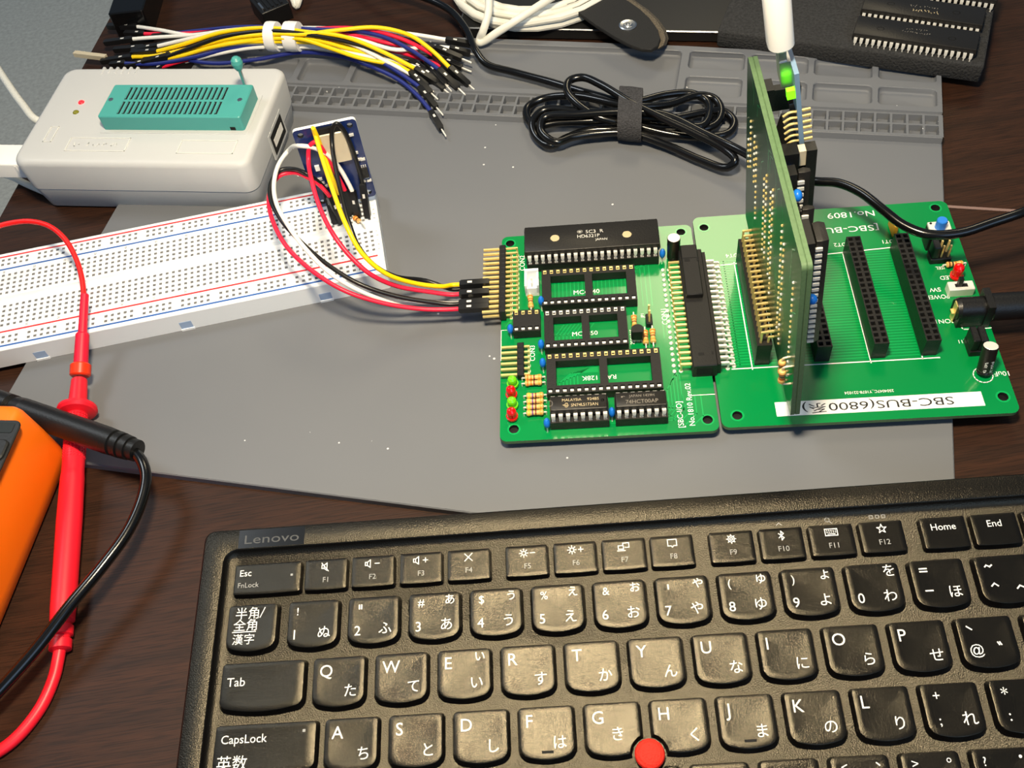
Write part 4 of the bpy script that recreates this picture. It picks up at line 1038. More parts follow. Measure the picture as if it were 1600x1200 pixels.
for k in range(6):
    mb = MB(); yy = 1.5 + 2.3 * k; mb.tube([(-aw + 1, yy, -.1), (-aw + .6, yy + .6, -2.2), (-aw + .6, yy - .4, -4.2)], .4, 'gold', 8, 4); mb.rod((-aw + 1, yy, 1.2), (-aw + 1, yy, 4.0), .32, 'gold'); part('pin', mb, ad)
P0 = AF.p(0, up_to(74, -1.8), -2.2)
ax = AF.y
mb = MB()
fr = Fr(P0, AF.x, ax, AF.z)
tp = P0 + ax * 34
pl = thing('cable_plug', 'white rounded cable plug above the upright card', 'cable plug', Fr(P0, AF.x, AF.z * -1, AF.y))
mb.rbox(0, 0, 10, 7.6, .8, 25, 'plug_white', 3.4, 1.6, 6, bot=1.4); part('plug_body', mb, pl)
mb = MB(); mb.box(-3, 3, -1.1, 1.1, -3.5, 1.2, 'steel'); part('metal_tip', mb, pl)
mb = MB(); mb.tube([(0, 0, 24), (0, 0, 33), (0, 4, 42), (0, 12, 48)], 1.9, 'cable_white', 10, 5); part('cable', mb, pl)

# ---- barrel plug in the jack
PF = Fr(BF.p(jx + 10.6, jy, 5.6), BF.x, BF.y, BF.z)
dc = thing('power_plug', 'black barrel plug pushed into the power jack at the right edge', 'plug', PF)
mb = MB(); mb.lathe((0, 0, 0), (1, 0, 0), [(0, 4.6), (.3, 5.0), (17, 4.9), (19, 3.6), (28, 2.4), (30, 1.9)], 'plastic_black', 22); part('plug_body', mb, dc)
mb = MB(); mb.tube([(28, 0, 0), (40, -1, -1), (60, -6, -6), (90, -20, -6.6)], 1.75, 'cable_black', 10, 5); part('cable', mb, dc)
# ------------------------------------------------------------------ breadboard
BB = frz(-41.3, 277.0, 0.05, 2.9)
bb = thing('breadboard', 'long white solderless breadboard with red and blue rail lines', 'breadboard', BB)
mb = MB(); Lb, Db, Hb = 165.0, 54.6, 9.5
L = [[(x, y, z) for x, y in rrect(-Lb / 2, Db / 2, Lb - 2 * e, Db - 2 * e, .8, 3)] for e, z in ((0, 0), (0, Hb - .3), (.3, Hb))]
mb.loft(L, 'breadboard_white', True, False); mb.quad((-Lb + .3, .3, Hb - 2.6), (-.3, .3, Hb - 2.6), (-.3, Db - .3, Hb - 2.6), (-Lb + .3, Db - .3, Hb - 2.6), 'breadboard_white')
vrow = [Db / 2 + s * (3.81 + 2.54 * k) for s in (-1, 1) for k in range(5)]
m0 = (Lb - 62 * 2.54) / 2
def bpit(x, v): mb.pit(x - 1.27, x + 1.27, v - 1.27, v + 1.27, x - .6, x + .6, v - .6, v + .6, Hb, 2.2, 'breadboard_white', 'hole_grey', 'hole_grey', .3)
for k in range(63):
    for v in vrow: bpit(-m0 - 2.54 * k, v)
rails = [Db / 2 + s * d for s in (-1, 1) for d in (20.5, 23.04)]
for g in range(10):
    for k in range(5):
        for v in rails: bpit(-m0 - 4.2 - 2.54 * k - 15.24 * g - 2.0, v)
# flats between the hole fields, ravine, printed lines
def bq(v0, v1, z=Hb, mat='breadboard_white', x0=-Lb + .4, x1=-.4): mb.quad((x0, v0, z), (x1, v0, z), (x1, v1, z), (x0, v1, z), mat)
c_v = Db / 2
xr, xl = -m0 + 1.27, -m0 - 62 * 2.54 - 1.27
for s in (-1, 1):
    def bs(a_, b_, x0=-Lb + .3, x1=-.3): bq(min(c_v + s * a_, c_v + s * b_), max(c_v + s * a_, c_v + s * b_), Hb, 'breadboard_white', x0, x1)
    bs(15.24, 19.23); bs(24.31, Db / 2 - .3); bs(1.7, 2.54)
    bs(2.54, 15.24, xr, -.3); bs(2.54, 15.24, -Lb + .3, xl)
    g0 = -m0 - 6.2 + 1.27
    bs(19.23, 24.31, g0, -.3)
    for g in range(10): bs(19.23, 24.31, g0 - 15.24 * g - 15.24 if g < 9 else -Lb + .3, g0 - 15.24 * g - 12.7)
    mb.quad((-Lb + .3, c_v + s * 1.7, Hb), (-.3, c_v + s * 1.7, Hb), (-.3, c_v + s * 1.3, Hb - 1.6), (-Lb + .3, c_v + s * 1.3, Hb - 1.6), 'breadboard_white')
bq(c_v - 1.3, c_v + 1.3, Hb - 1.6)
for (v, mt) in ((c_v - 25.1, 'rail_blue'), (c_v - 17.6, 'rail_red'), (c_v + 17.6, 'rail_blue'), (c_v + 25.1, 'rail_red')):
    bq(v - .42, v + .42, Hb + .03, mt, -Lb + 3, -2.5)
for k in range(0, 63, 5):
    for v in (c_v - 15.9, c_v + 15.9): mb.text(str(max(1, k)), -m0 - 2.54 * k, v, Hb + .03, 1.0, 'print_black', 90, (.5, .5))
for k, ch in enumerate('abcdefghij'): mb.text(ch, -1.6, vrow[4 - k] if k < 5 else vrow[k], Hb + .03, 1.0, 'print_black', 90, (.5, .5))
part('breadboard_body', mb, bb)
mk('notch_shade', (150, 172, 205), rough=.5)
for x in (-82, -140, -26):
    mb = MB(); mb.box(x - 2.4, x + 2.4, -.08, .4, .2, 4.6, 'notch_shade'); mb.box(x - 2.6, x + 2.6, -.5, .2, -.04, .9, 'breadboard_white'); part('locking_notch', mb, bb)

# ------------------------------------------------------------------ blue card module standing in the breadboard
MO = Fr((-66.9, 315.4, 13.2), (math.cos(R_(3.9)), math.sin(R_(3.9)), 0), (0, 0, 1), (math.sin(R_(3.9)), -math.cos(R_(3.9)), 0))
mod = thing('card_reader_module', 'small blue circuit board with metal card slot standing upright in the breadboard', 'module', MO)
MWd, MHt = 24.6, 40.0
mb = MB(); hh = [(2.7, MHt - 2.7), (MWd - 2.7, MHt - 2.7), (MWd - 2.7, 2.7), (2.7, 2.7)]
mb.plate(rrect(MWd / 2, MHt / 2, MWd, MHt, 1.6, 4), [circ(x, y, 1.2, 12) for x, y in hh], -1.5, 0, 'pcb_blue', 'silk', 'hole_black')
for x, y in hh: mb.loft([[(p, q, .02) for p, q in circ(x, y, 1.25)], [(p, q, .02) for p, q in circ(x, y, 1.9)]], 'pcb_blue', False, False)
mb.line([(20.4, 4), (21.6, 4), (21.6, 1.5)], .25, .03, 'silk')
for (y, n_) in ((16, 2), (10, 2)): mb.line([(22, y), (23.6, y)], .2, .03, 'silk')
mb.text('Micro SD', 19.8, 35.5, .03, .9, 'silk', -90, (0, .5))
part('printed_board', mb, mod)
a1, a2 = MO.hit(497, 213, 1.6), MO.hit(551, 250, 1.6)
mb = MB(); sx0, sx1, sy0, sy1 = a1.x, a2.x, a2.y, a1.y
mb.rbox((sx0 + sx1) / 2, (sy0 + sy1) / 2, sx1 - sx0, sy1 - sy0, .05, 1.7, 'copper_tan', .4, .3, 3)
mb.box(sx0 + .5, sx1 - .5, sy1 - .1, MHt - .8, .05, 1.3, 'plastic_black')
part('card_slot', mb, mod, 'pale metal card slot')
mb = MB()
p = MO.hit(568, 270, .8); mb.box(p.x - 1.9, p.x + 1.9, p.y - 2.4, p.y + 2.4, .05, 1.4, 'chip_black')
for k in range(5):
    for s in (-1, 1): mb.box(p.x - 1.9 + .8 * k, p.x - 1.5 + .8 * k, p.y + s * 2.9 - .5, p.y + s * 2.9 + .5, .05, .5, 'tin')
part('chip', mb, mod)
mb = MB(); p = MO.hit(496, 263, .6); mb.box(p.x - .9, p.x + .9, p.y - 1.3, p.y + 1.3, .05, .8, 'silk')
for q in ((562, 249), (567, 249), (556, 239), (549, 211), (568, 283), (577, 282), (500, 280), (504, 286), (509, 291)):
    p = MO.hit(q[0], q[1], .5); mb.box(p.x - .9, p.x + .9, p.y - .5, p.y + .5, .05, .7, 'tin')
part('chip_resistor', mb, mod)
mb = MB(); mb.box(3.0, 21.0, .4, 2.8, -4.0, -1.5, 'plastic_black')
hd = part('pin_header', mb, mod)
for k in range(6): 
    mb = MB(); mb.rod((5.0 + 2.54 * k, 1.6, -2.8), (5.0 + 2.54 * k, -5.0, -2.8), .32, 'gold'); part('pin', mb, hd)

# tiny resistor bridging two breadboard rows in front of the module
p = at(553, 339, 11); q = at(563, 347, 11)
mb = MB(); d = (q - p).normalized(); 
mb.lathe(p, d, [(0, .3), (.2, .9), (1, 1.1), (1.5, 1.0, 'band_orange'), (2.2, .9), (2.8, .9, 'band_brown'), (3.6, 1.1), (3.9, .3)], 'res_body', 12)
mb.tube([p, p - d * 1.0, p - d * 1.6 - V((0, 0, 1.2)), V((p.x - d.x * 1.6, p.y - d.y * 1.6, 8.2))], .3, 'tin', 6, 3); e = p + d * 3.9
mb.tube([e, e + d * 1.6 + V((0, 0, .6)), e + d * 2.8, V((e.x + d.x * 2.8, e.y + d.y * 2.8, 8.2))], .3, 'tin', 6, 3)
solo('resistor', mb, 'tiny striped resistor plugged into the breadboard before the blue module', 'resistor')

# ------------------------------------------------------------------ six jumper leads from the breadboard to the edge pins
def housing(mb, a, b, h=1.27):
    a, b = V(a), V(b); d = (b - a); L = d.length; d.normalize(); u = d.cross(V((0, 0, 1)))
    if u.length < .1: u = V((1, 0, 0))
    u.normalize(); v_ = d.cross(u); rings = []
    for t, k in ((0, .75), (.06, 1), (.94, 1), (1, .82)):
        c = a + d * (L * t); rings.append([c + u * h * k * x + v_ * h * k * y for x, y in ((1, 1), (-1, 1), (-1, -1), (1, -1))])
    mb.loft(rings, 'housing_black')
    # latch window
    c = a + d * (L * .35); mb.loft([[c + u * .5 * x + d * .9 * y - v_ * (h + .02) for x, y in ((1, 1), (-1, 1), (-1, -1), (1, -1))], [c + u * .4 * x + d * .8 * y - v_ * (h + .03) for x, y in ((1, 1), (-1, 1), (-1, -1), (1, -1))]], 'tin', False, True)
def jumper(label, mat, pts, ends, r=.9, group=None, name='jumper_wire', pins=True, sm=6):
    """ends: list of (wire side, far side) for the plastic housings"""
    o = V(ends[0][1]) if ends else V(pts[0])
    t = thing(name, label, 'wire', Fr(o, (1, 0, 0), (0, 1, 0), (0, 0, 1)), group)
    mb = MB(); mb.tube(pts, r, mat, 10, sm); part('wire', shift(mb, o), t, sharp=60)
    for e in ends:
        mb = MB(); housing(mb, e[0], e[1]); h_ = part('housing', shift(mb, o), t)
        if pins and len(e) > 2:
            mb = MB(); d = (V(e[1]) - V(e[0])).normalized(); mb.rod(V(e[1]), V(e[1]) + d * e[2], .3, 'tin'); part('pin', shift(mb, o), h_)
    return t
def conn(k, up_row):
    y = yc2b - (yc2b - yc2a) * k / 13; z = zc + 2.54 * (1 if up_row else 0)
    return BF.p(xt2 - 9.0, y, z), BF.p(xt2 + 2.6, y, z)
def pp(l):
    out = []
    for px, py, z in l:          # keep every strand clear of the module's face
        q = MO.hit(px, py, 2.2)
        if -2 < q.x < 27 and -3 < q.y < 42: z = max(z, MO.p(q.x, q.y, 2.2).z)
        out.append(at(px, py, z))
    return out
lead_spec = [
    ('yellow jumper wire arching from the blue module to the edge pins', 'wire_yellow',
     [(530, 303, 23), (518, 275, 33), (506, 242, 41), (494, 210, 46), (489, 200, 46), (493, 212, 48), (505, 252, 48), (521, 300, 46), (540, 350, 42), (565, 395, 35), (602, 427, 26), (650, 443, 17), (692, 447.5, 12)], (540, 346, 9.6), 7, True),
    ('short looped red jumper wire rising beside the yellow one', 'wire_red',
     [(538.6, 297, 23), (522, 265, 33), (508, 240, 38), (494, 222, 40), (484, 228, 41), (482, 250, 42), (487, 282, 42), (500, 325, 40), (520, 365, 37), (545, 398, 32), (578, 428, 26), (620, 447, 18), (670, 456, 12.5)], (550, 336, 9.6), 9, True),
    ('white jumper wire looping low left of the module', 'wire_white',
     [(550, 298, 23), (530, 262, 30), (510, 241, 33), (490, 231, 34), (470, 228, 34), (450, 236, 34), (435, 258, 34), (428, 288, 34), (432, 318, 34), (450, 352, 33), (480, 392, 30), (520, 430, 25), (570, 458, 18), (620, 473, 11.5), (665, 472, 8.5)], (560, 341, 9.6), 10, False),
    ('black jumper wire swinging out left above the outermost red wire', 'wire_black',
     [(508, 296, 23), (495, 282, 28), (478, 271, 31), (458, 264, 32), (438, 266, 32), (424, 284, 32), (422, 308, 32), (438, 342, 31), (470, 378, 29), (510, 412, 26), (560, 443, 22), (620, 463, 16), (680, 473, 11)], (524, 349, 9.6), 11, True),
    ('red jumper wire with the lowest, outermost arc over the breadboard', 'wire_red',
     [(515, 307, 23), (500, 290, 27), (480, 277, 29), (458, 270, 30), (438, 274, 30), (424, 292, 30), (420, 318, 30), (428, 350, 30), (450, 388, 29), (490, 425, 26), (540, 455, 22), (600, 474, 16), (660, 483, 11)], (533, 349, 9.6), 12, True),
    ('black jumper wire standing in a tall arch over the metal card slot', 'wire_black',
     [(566, 286, 23), (558, 255, 32), (548, 226, 40), (536, 202, 46), (526, 193, 48), (519, 202, 48), (519, 228, 47), (526, 270, 44), (535, 310, 41), (546, 350, 37), (560, 385, 32), (582, 412, 26), (618, 432, 17), (665, 438.5, 9.5)], (575, 340, 9.6), 7, False)]
for lb, mt, pts, foot, k, upr in lead_spec:
    a_, b_ = conn(k, upr); f = at(*foot); P = pp(pts)
    d0 = (P[0] - f).normalized()
    jumper(lb, mt, [P[0] - d0 * 1.0] + P + [a_ + (a_ - b_).normalized() * 3, a_ + (b_ - a_).normalized() * .5], [(P[0], f, 5), (a_, b_)], .88)

# ------------------------------------------------------------------ chip programmer box
TF = frz(-197.0, 361.0, -2.4, -14.8)
tp = thing('chip_programmer', 'pale grey chip programmer box with teal lever socket on its lid', 'programmer', TF)
TW, TD, TH = 107.5, 65, 28.5
mb = MB(); cx, cy = TW / 2, TD / 2
L = []
for ins, z in ((3.4, 0), (2.6, .8), (1.0, 11.9)): L.append([(x, y, z) for x, y in rrect(cx, cy, TW - 2 * ins, TD - 2 * ins, 5, 6)])
mb.loft(L, 'white_case', True, False)
L = []
for ins, z in ((1.0, 11.9), (1.25, 12.0), (1.25, 12.5), (.7, 12.6), (.1, TH - 2.6), (.35, TH - 1.5), (.9, TH - .65), (1.7, TH - .15), (2.6, TH)): L.append([(x, y, z) for x, y in rrect(cx, cy, TW - 2 * ins, TD - 2 * ins, 5.5 - ins * .3, 6)])
mb.loft(L, 'white_case', False, True)
mk('emboss', (212, 212, 208), rough=.5)
def raised_frame(x0, x1, y0, y1):
    for a_, b_, c_2, d_ in ((x0, x1, y0, y0 + .35), (x0, x1, y1 - .35, y1), (x0, x0 + .35, y0, y1), (x1 - .35, x1, y0, y1)): mb.box(a_, b_, c_2, d_, TH - .1, TH + .3, 'emboss')
def th(px, py, z=TH): return TF.hit(px, py, z)
p, q = th(100, 236), th(205, 216); raised_frame(p.x, q.x, p.y, q.y)
mb.scribble((p.x + q.x) / 2, (p.y + q.y) / 2, TH + .1, (q.x - p.x) * .85, 2.4, 11, 'emboss', 8)
p, q = th(275, 240), th(372, 220); raised_frame(p.x, q.x, p.y, q.y)
p, q = th(63, 222), th(90, 198); raised_frame(p.x + 1, p.x + 5, p.y, q.y)
for k in range(6):
    p = th(157 + 10.5 * k, 116); mb.rbox(p.x, TD - 2.6, 1.5, 5.2, TH - 2, TH + .25, 'white_case', .6, .4, 3)
part('case', mb, tp, sharp=45)
# right side port
mb = MB(); mb.box(TW - .9, TW - .15, 26, 45, 8, 21, 'white_case'); mb.box(TW - .5, TW - .02, 27.5, 43.5, 9.5, 19.5, 'hole_black'); mb.box(TW - .4, TW + .06, 29.5, 41.5, 12.4, 16.4, 'plug_white')
part('side_port', mb, tp, 'recessed side port with pale connector')
for (px, py, mt, lb) in ((127, 160, 'led_lit_red', 'lit red light'), (118.5, 175.5, 'led_off', 'small unlit green light')):
    p = th(px, py); mb = MB(); mb.ell((p.x, p.y, TH - .2), 1.5, 1.5, 1.0, mt, 14, 8); part('indicator_light', mb, tp, lb)
zt = TH + 7.5
z00, z10, z01, z11 = th(152, 181, zt), th(372, 184, zt), th(181, 127, zt), th(396, 136, zt)
zx0, zx1, zy0, zy1 = (z00.x + z01.x) / 2, (z10.x + z11.x) / 2, (z00.y + z10.y) / 2, (z01.y + z11.y) / 2
mb = MB()
mb.rbox((zx0 + zx1) / 2, (zy0 + zy1) / 2, zx1 - zx0 + 3, zy1 - zy0 + 4, TH - .2, TH + .3, 'white_case', 1, .15, 3)
mb.rbox((zx0 + zx1) / 2, (zy0 + zy1) / 2, zx1 - zx0, zy1 - zy0, TH + .2, zt - .05, 'zif_teal', 1.2, .4, 4)
zw, zd = zx1 - zx0, zy1 - zy0
for fy in (.27, .71):
    yy = zy0 + zd * fy
    for k in range(20):
        xx = zx0 + zw * (.14 + .685 * k / 19)
        mb.box(xx - .62, xx + .62, yy - zd * .185, yy + zd * .185, zt - .3, zt + .02, 'hole_black')
        mb.box(xx - .5, xx - .15, yy - zd * .165, yy + zd * .165, zt - .3, zt + .035, 'zif_teal')
for fx_, fy in ((.035, .52), (.95, .52)): mb.lathe((zx0 + zw * fx_, zy0 + zd * fy, zt - .1), (0, 0, 1), [(0, 1.1), (.2, 1.1), (.25, .1)], 'steel', 12)
p = th(363, 194, TH + 3); mb.box(p.x - 1.2, p.x + 1.2, zy0 - .05, zy0 + .3, TH + .5, TH + 2.2, 'hole_black')
zs = part('lever_socket', mb, tp, 'teal chip socket')
mb = MB(); a_ = th(382, 131, zt); 
q = V((a_.x - 1.0, a_.y - 1.0, zt + 9.5))
tgt = TF.hit(373, 106, zt + 8)
mb.rod((a_.x, a_.y, zt - 2), tgt, .55, 'steel')
d = (tgt - V((a_.x, a_.y, zt))).normalized()
mb.lathe(tgt - d * 1.5, d, [(0, .5), (.6, 1.3), (2.2, 2.1), (4, 2.5), (5.6, 2.2), (6.6, 1.3), (7.0, .1)], 'zif_teal', 18)
part('lever', mb, zs, 'metal lever with teal knob')

# white cable plug in its left side, and cables there
UF = Fr(TF.p(1.2, 15.5, 15.2), -TF.x, -TF.y, TF.z)
us = thing('cable_plug', 'white flat cable plug pushed into the left end of the programmer', 'cable plug', UF)
mb = MB(); mb.rbox(14, 0, 27, 13.5, -4.2, 4.0, 'plug_white', 1.2, .7, 4, bot=.7)
for k in range(3): mb.box(3.0 + 2.2 * k, 3.9 + 2.2 * k, 6.6, 6.95, -3, 3, 'plug_white')
part('plug_body', mb, us)
mb = MB(); mb.tube([(26, 0, 0), (40, 0, 0), (60, -6, -20), (80, -10, -80), (90, -10, -200)], 1.9, 'cable_white', 10, 5); part('cable', mb, us)
mb = MB(); mb.tube([at(-30, 274, 1), at(-5, 271, 1), at(15, 275, 0), at(40, 287, -1), at(70, 300, -1.3)], 1.6, 'cable_white', 10, 6)
solo('cable', mb, 'cream cable running under the white plug beside the programmer', 'cable')
mb = MB(); mb.tube([at(-40, 60, -2), at(-12, 95, -1), at(8, 125, 1), at(35, 163, 4), at(62, 190, 6), (-189, 412, 3), (-180, 420, -1.3), (-165, 430, -1.5)], 1.9, 'cable_white', 12, 6)
solo('cable', mb, 'white cable crossing over the desk edge behind the programmer', 'cable')

# ------------------------------------------------------------------ tied bundle of jumper wires
# wire: colour, label, image points with heights, left housing end, right housing end
def bz(l): return [at(*q) for q in l]
bundle = [
    ('white', 'white jumper wire with the topmost left plug of the tied bundle', [(215, 42, 4), (250, 47, 7), (300, 55, 9), (345, 49, 13), (400, 44, 15), (440, 44, 16), (500, 44, 15), (570, 47, 14), (640, 53, 11), (696, 62, 8)], (168, 41, 3), (738, 70, 5), 0),
    ('white', 'white jumper wire second from the top at the left of the bundle', [(208, 61, 5), (250, 58, 7), (300, 55, 10), (345, 50, 14), (400, 47, 16), (440, 47, 17), (500, 52, 16), (560, 62, 15), (620, 78, 12), (668, 73, 9), (702, 75, 7)], (163, 67, 4), (735, 84, 4), 4),
    ('white', 'white jumper wire splitting off to a low right-hand plug', [(247, 72, 6), (290, 62, 10), (345, 51, 15), (400, 47, 17), (440, 50, 18), (490, 54, 17), (545, 67, 15), (600, 94, 10), (643, 117, 6)], (206, 79, 4), (674, 146, 4), 5),
    ('white', 'white jumper wire ending behind the yellow right-hand plugs', [(276, 90, 5), (320, 79, 9), (370, 70, 12), (415, 67, 13), (440, 67, 13), (490, 70, 12), (550, 84, 11), (610, 95, 9), (656, 107, 7)], (236, 100, 3), (690, 128, 4), 4),
    ('yellow', 'yellow jumper wire along the top of the bundle, left plug uppermost', [(246, 80, 8), (290, 68, 12), (345, 51, 17), (400, 44, 19), (440, 45, 20), (480, 50, 19), (540, 58, 18), (600, 82, 13), (648, 107, 8)], (205, 83, 6), (684, 130, 4), 5),
    ('yellow', 'yellow jumper wire sweeping down to the longest right plug', [(268, 84, 8), (310, 72, 12), (360, 60, 16), (410, 54, 18), (440, 53, 19), (470, 54, 19), (530, 47, 19), (590, 43, 18), (640, 55, 15), (675, 79, 12), (702, 105, 9)], (225, 92, 5), (733, 133, 4), 6),
    ('yellow', 'yellow jumper wire from the low left plug, bowing lowest right of the tie', [(207, 89, 5), (245, 87, 7), (300, 75, 10), (360, 66, 14), (410, 61, 16), (440, 60, 17), (470, 61, 17), (515, 75, 15), (560, 90, 12), (600, 98, 9), (630, 100, 7)], (158, 96, 3), (668, 112, 4), 0),
    ('yellow', 'yellow jumper wire hidden under the red pair right of the tie', [(280, 84, 6), (330, 72, 11), (380, 66, 14), (440, 65, 15), (480, 66, 14), (540, 70, 12), (600, 76, 9), (632, 80, 8), (658, 91, 7)], (240, 92, 4), (692, 116, 4), 4),
    ('black', 'black jumper wire between the two upper yellow wires', [(262, 88, 8), (300, 74, 12), (350, 57, 17), (410, 49, 19), (440, 49, 20), (500, 57, 18), (560, 70, 15), (610, 88, 11), (640, 95, 8)], (222, 98, 5), (676, 120, 5), 5),
    ('black', 'black jumper wire low at the left of the bundle', [(226, 74, 4), (265, 66, 7), (320, 60, 10), (380, 60, 12), (440, 62, 12), (500, 66, 11), (570, 74, 9), (640, 84, 7), (690, 92, 5)], (178, 78, 3), (722, 106, 3), 5),
    ('red', 'red jumper wire on top of the fan right of the tie', [(226, 53, 4), (270, 53, 6), (330, 50, 10), (400, 45, 13), (440, 45, 14), (490, 45, 15), (550, 44, 16), (600, 52, 15), (640, 66, 12), (677, 86, 9)], (195, 52, 3), (712, 118, 5), 5),
    ('red', 'red jumper wire under the blue one right of the tie', [(243, 108, 3), (285, 95, 6), (340, 82, 9), (400, 70, 11), (440, 64, 12), (490, 50, 14), (550, 55, 14), (600, 66, 13), (640, 76, 10), (665, 96, 8)], (206, 124, 1), (696, 132, 4), 5),
    ('red', 'red jumper wire low behind the programmer', [(262, 101, 4), (310, 90, 7), (370, 77, 9), (415, 70, 10), (440, 70, 10), (500, 66, 10), (570, 70, 10), (640, 86, 8), (690, 104, 6)], (226, 116, 2), (724, 124, 4), 4),
    ('yellow', 'yellow jumper wire in the lower middle of the bundle at the tape', [(232, 96, 5), (280, 88, 8), (330, 74, 12), (390, 64, 15), (440, 61, 16), (490, 62, 16), (540, 75, 13), (590, 88, 10), (640, 112, 7)], (196, 104, 3), (668, 136, 4), 4),
    ('white', 'white jumper wire lowest of the strands under the tape', [(290, 96, 5), (340, 84, 9), (390, 75, 11), (440, 73, 11), (490, 74, 10), (550, 82, 9), (610, 96, 7), (660, 112, 5)], (252, 106, 2), (694, 140, 3), 5),
    ('black', 'black jumper wire at the top back of the fan right of the tape', [(240, 60, 4), (290, 56, 8), (350, 48, 12), (440, 46, 13), (500, 48, 13), (570, 50, 13), (630, 60, 11), (680, 74, 9)], (204, 66, 3), (722, 92, 6), 5),
    ('blue', 'navy jumper wire along the top right of the bundle', [(275, 52, 6), (320, 47, 9), (380, 42, 13), (440, 43, 15), (500, 46, 16), (550, 48, 16), (600, 58, 15), (645, 80, 12), (685, 108, 8)], (238, 56, 4), (716, 138, 4), 5),
    ('blue', 'blue jumper wire drooping apart from the bundle to a lone plug', [(274, 88, 5), (300, 95, 6), (340, 99, 6), (400, 93, 6), (470, 82, 7), (530, 88, 7), (580, 104, 7), (625, 126, 6), (655, 152, 5), (673, 174, 4)], (228, 80, 6), (690, 202, 3), 5),
    ('blue', 'blue jumper wire beside the lone one, ending above it', [(196, 99, 4), (240, 100, 5), (300, 90, 8), (360, 76, 11), (440, 68, 12), (490, 66, 12), (540, 74, 11), (590, 94, 9), (630, 118, 7), (655, 136, 5)], (172, 101, 3), (682, 168, 3.5), 6)]
for col, lb, pts, le, re_, pin in bundle:
    P = bz(pts); l, r = at(*le), at(*re_)
    jumper(lb, 'wire_' + col, [P[0] + (l - P[0]).normalized() * .8] + P + [P[-1] + (r - P[-1]).normalized() * .8], [(P[0], l), (P[-1], r, pin) if pin else (P[-1], r)], 1.0, 'jumper wires in the tied bundle')
mb = MB()
def ring(px, hw):
    c = at(px, 57, 14.5); d = (at(px + 20, 57.5, 14.5) - c).normalized(); n_ = V((0, 0, 1)); s_ = d.cross(n_)
    for (k, e) in ((1, 0),):
        out = []; inn = []
        prof = [(6.6 * math.cos(2 * math.pi * j / 28) * (1 + .02 * math.sin(5 * j)), 7.0 * math.sin(2 * math.pi * j / 28)) for j in range(28)]
        L = []
        for off_, kk in ((-hw, .9), (-hw, 1.0), (-hw * .3, 1.03), (hw * .4, 1.02), (hw, 1.0), (hw, .93)):
            L.append([c + d * off_ + s_ * (a_ * kk) + n_ * (b_ * kk) for a_, b_ in prof])
        mb.loft(L, 'tie_white', True, True)
ring(427, 2.6); ring(458, 3.3)
c = at(444, 70, 9); mb.tube([c, c + V((3, -1, 0)), c + V((6, -1.2, -.5))], 1.0, 'tie_white', 6, 3)
solo('tape_tie', mb, 'white tape wrapped twice round the middle of the wire bundle', 'tie')
mb = MB(); p, q = at(117, 84, 4), at(166, 90, 4); mb.rod(p, q, 1.2, 'copper_tan')  # tan colour stands in for warm glare on a black wire housing
mb.v = mb.v; solo('glare_housing', mb, 'tan bare plug tip poking out left of the wire bundle', 'plug')

# ------------------------------------------------------------------ coiled black cable with hook-and-loop strap
coil = [(300, -120, -1), (420, -85, -1), (530, -50, 3), (600, -22, 8), (650, -8, 8), (700, 14, 8), (728, 45, 8), (742, 76, 8), (760, 100, 6), (800, 112, 4.5), (860, 128, 4.5), (920, 146, 6), (985, 160, 9),
        (1040, 148, 9), (1080, 146, 8), (1104, 158, 7), (1108, 178, 7), (1096, 197, 7), (1050, 192, 7), (985, 186, 7), (920, 189, 7), (870, 192, 6), (835, 196, 5), (823, 182, 5), (826, 166, 5), (850, 154, 6), (900, 150, 9), (985, 166, 11),
        (1045, 163, 9), (1090, 149, 8), (1116, 154, 7), (1127, 174, 6), (1116, 196, 5), (1060, 206, 4.5), (985, 203, 5), (920, 204, 5), (884, 216, 4.5), (860, 228, 4), (838, 214, 4), (832, 192, 6), (850, 172, 8), (900, 174, 9), (985, 182, 9),
        (1050, 185, 8), (1100, 176, 7), (1130, 174, 5.5), (1147, 190, 4.5), (1138, 208, 4), (1090, 214, 4), (1040, 208, 5), (985, 194, 7), (935, 183, 10), (902, 162, 12), (886, 142, 13), (890, 126, 13.5), (910, 121, 14), (940, 133, 14.5), (985, 160, 14),
        (1030, 182, 13), (1080, 205, 11), (1130, 232, 9), (1149, 251, 8), (1136, 262, 5), (1095, 250, 4), (1040, 226, 4.5), (985, 208, 6), (940, 208, 6), (895, 214, 6), (868, 222, 6.2), (846, 205, 7), (850, 184, 9), (900, 179, 11), (985, 174, 13),
        (1040, 180, 12), (1100, 208, 11), (1150, 232, 11), (1195, 256, 14), (1235, 272, 19), (1270, 283, 22), (1310, 286, 24), (1345, 301, 25), (1380, 328, 25), (1412, 352, 24), (1450, 366, 24), (1500, 364, 25), (1550, 348, 27), (1600, 331, 29), (1660, 305, 29), (1760, 250, 22), (1900, 190, 6), (2100, 150, -1), (2300, 120, -1)]
o = at(985, 190, 1.8)
ct = thing('coiled_cable', 'black cable coiled into loops and strapped on the mat', 'cable', Fr(o, (1, 0, 0), (0, 1, 0), (0, 0, 1)))
mb = MB(); P = bz(coil); mb.tube(P, 1.75, 'cable_black', 12, 5)
mk('print_white', (200, 200, 205), rough=.5)
part('cable', shift(mb, o), ct, sharp=60)
c = at(985, 178, 8.2); d = (at(1005, 180, 8.2) - c).normalized(); s_ = (at(983, 222, 8.2) - at(988, 133, 8.2)).normalized()
mb = MB(); prof = rrect(0, 0, 27, 14.6, 6.8, 6); L = []
for off_, kk in ((-5.2, .93), (-5.2, 1.0), (0, 1.02), (5.2, 1.0), (5.2, .93)): L.append([c + d * off_ + s_ * (a_ * kk) + V((0, 0, b_ * kk)) for a_, b_ in prof])
mb.loft(L, 'velcro', False, False)
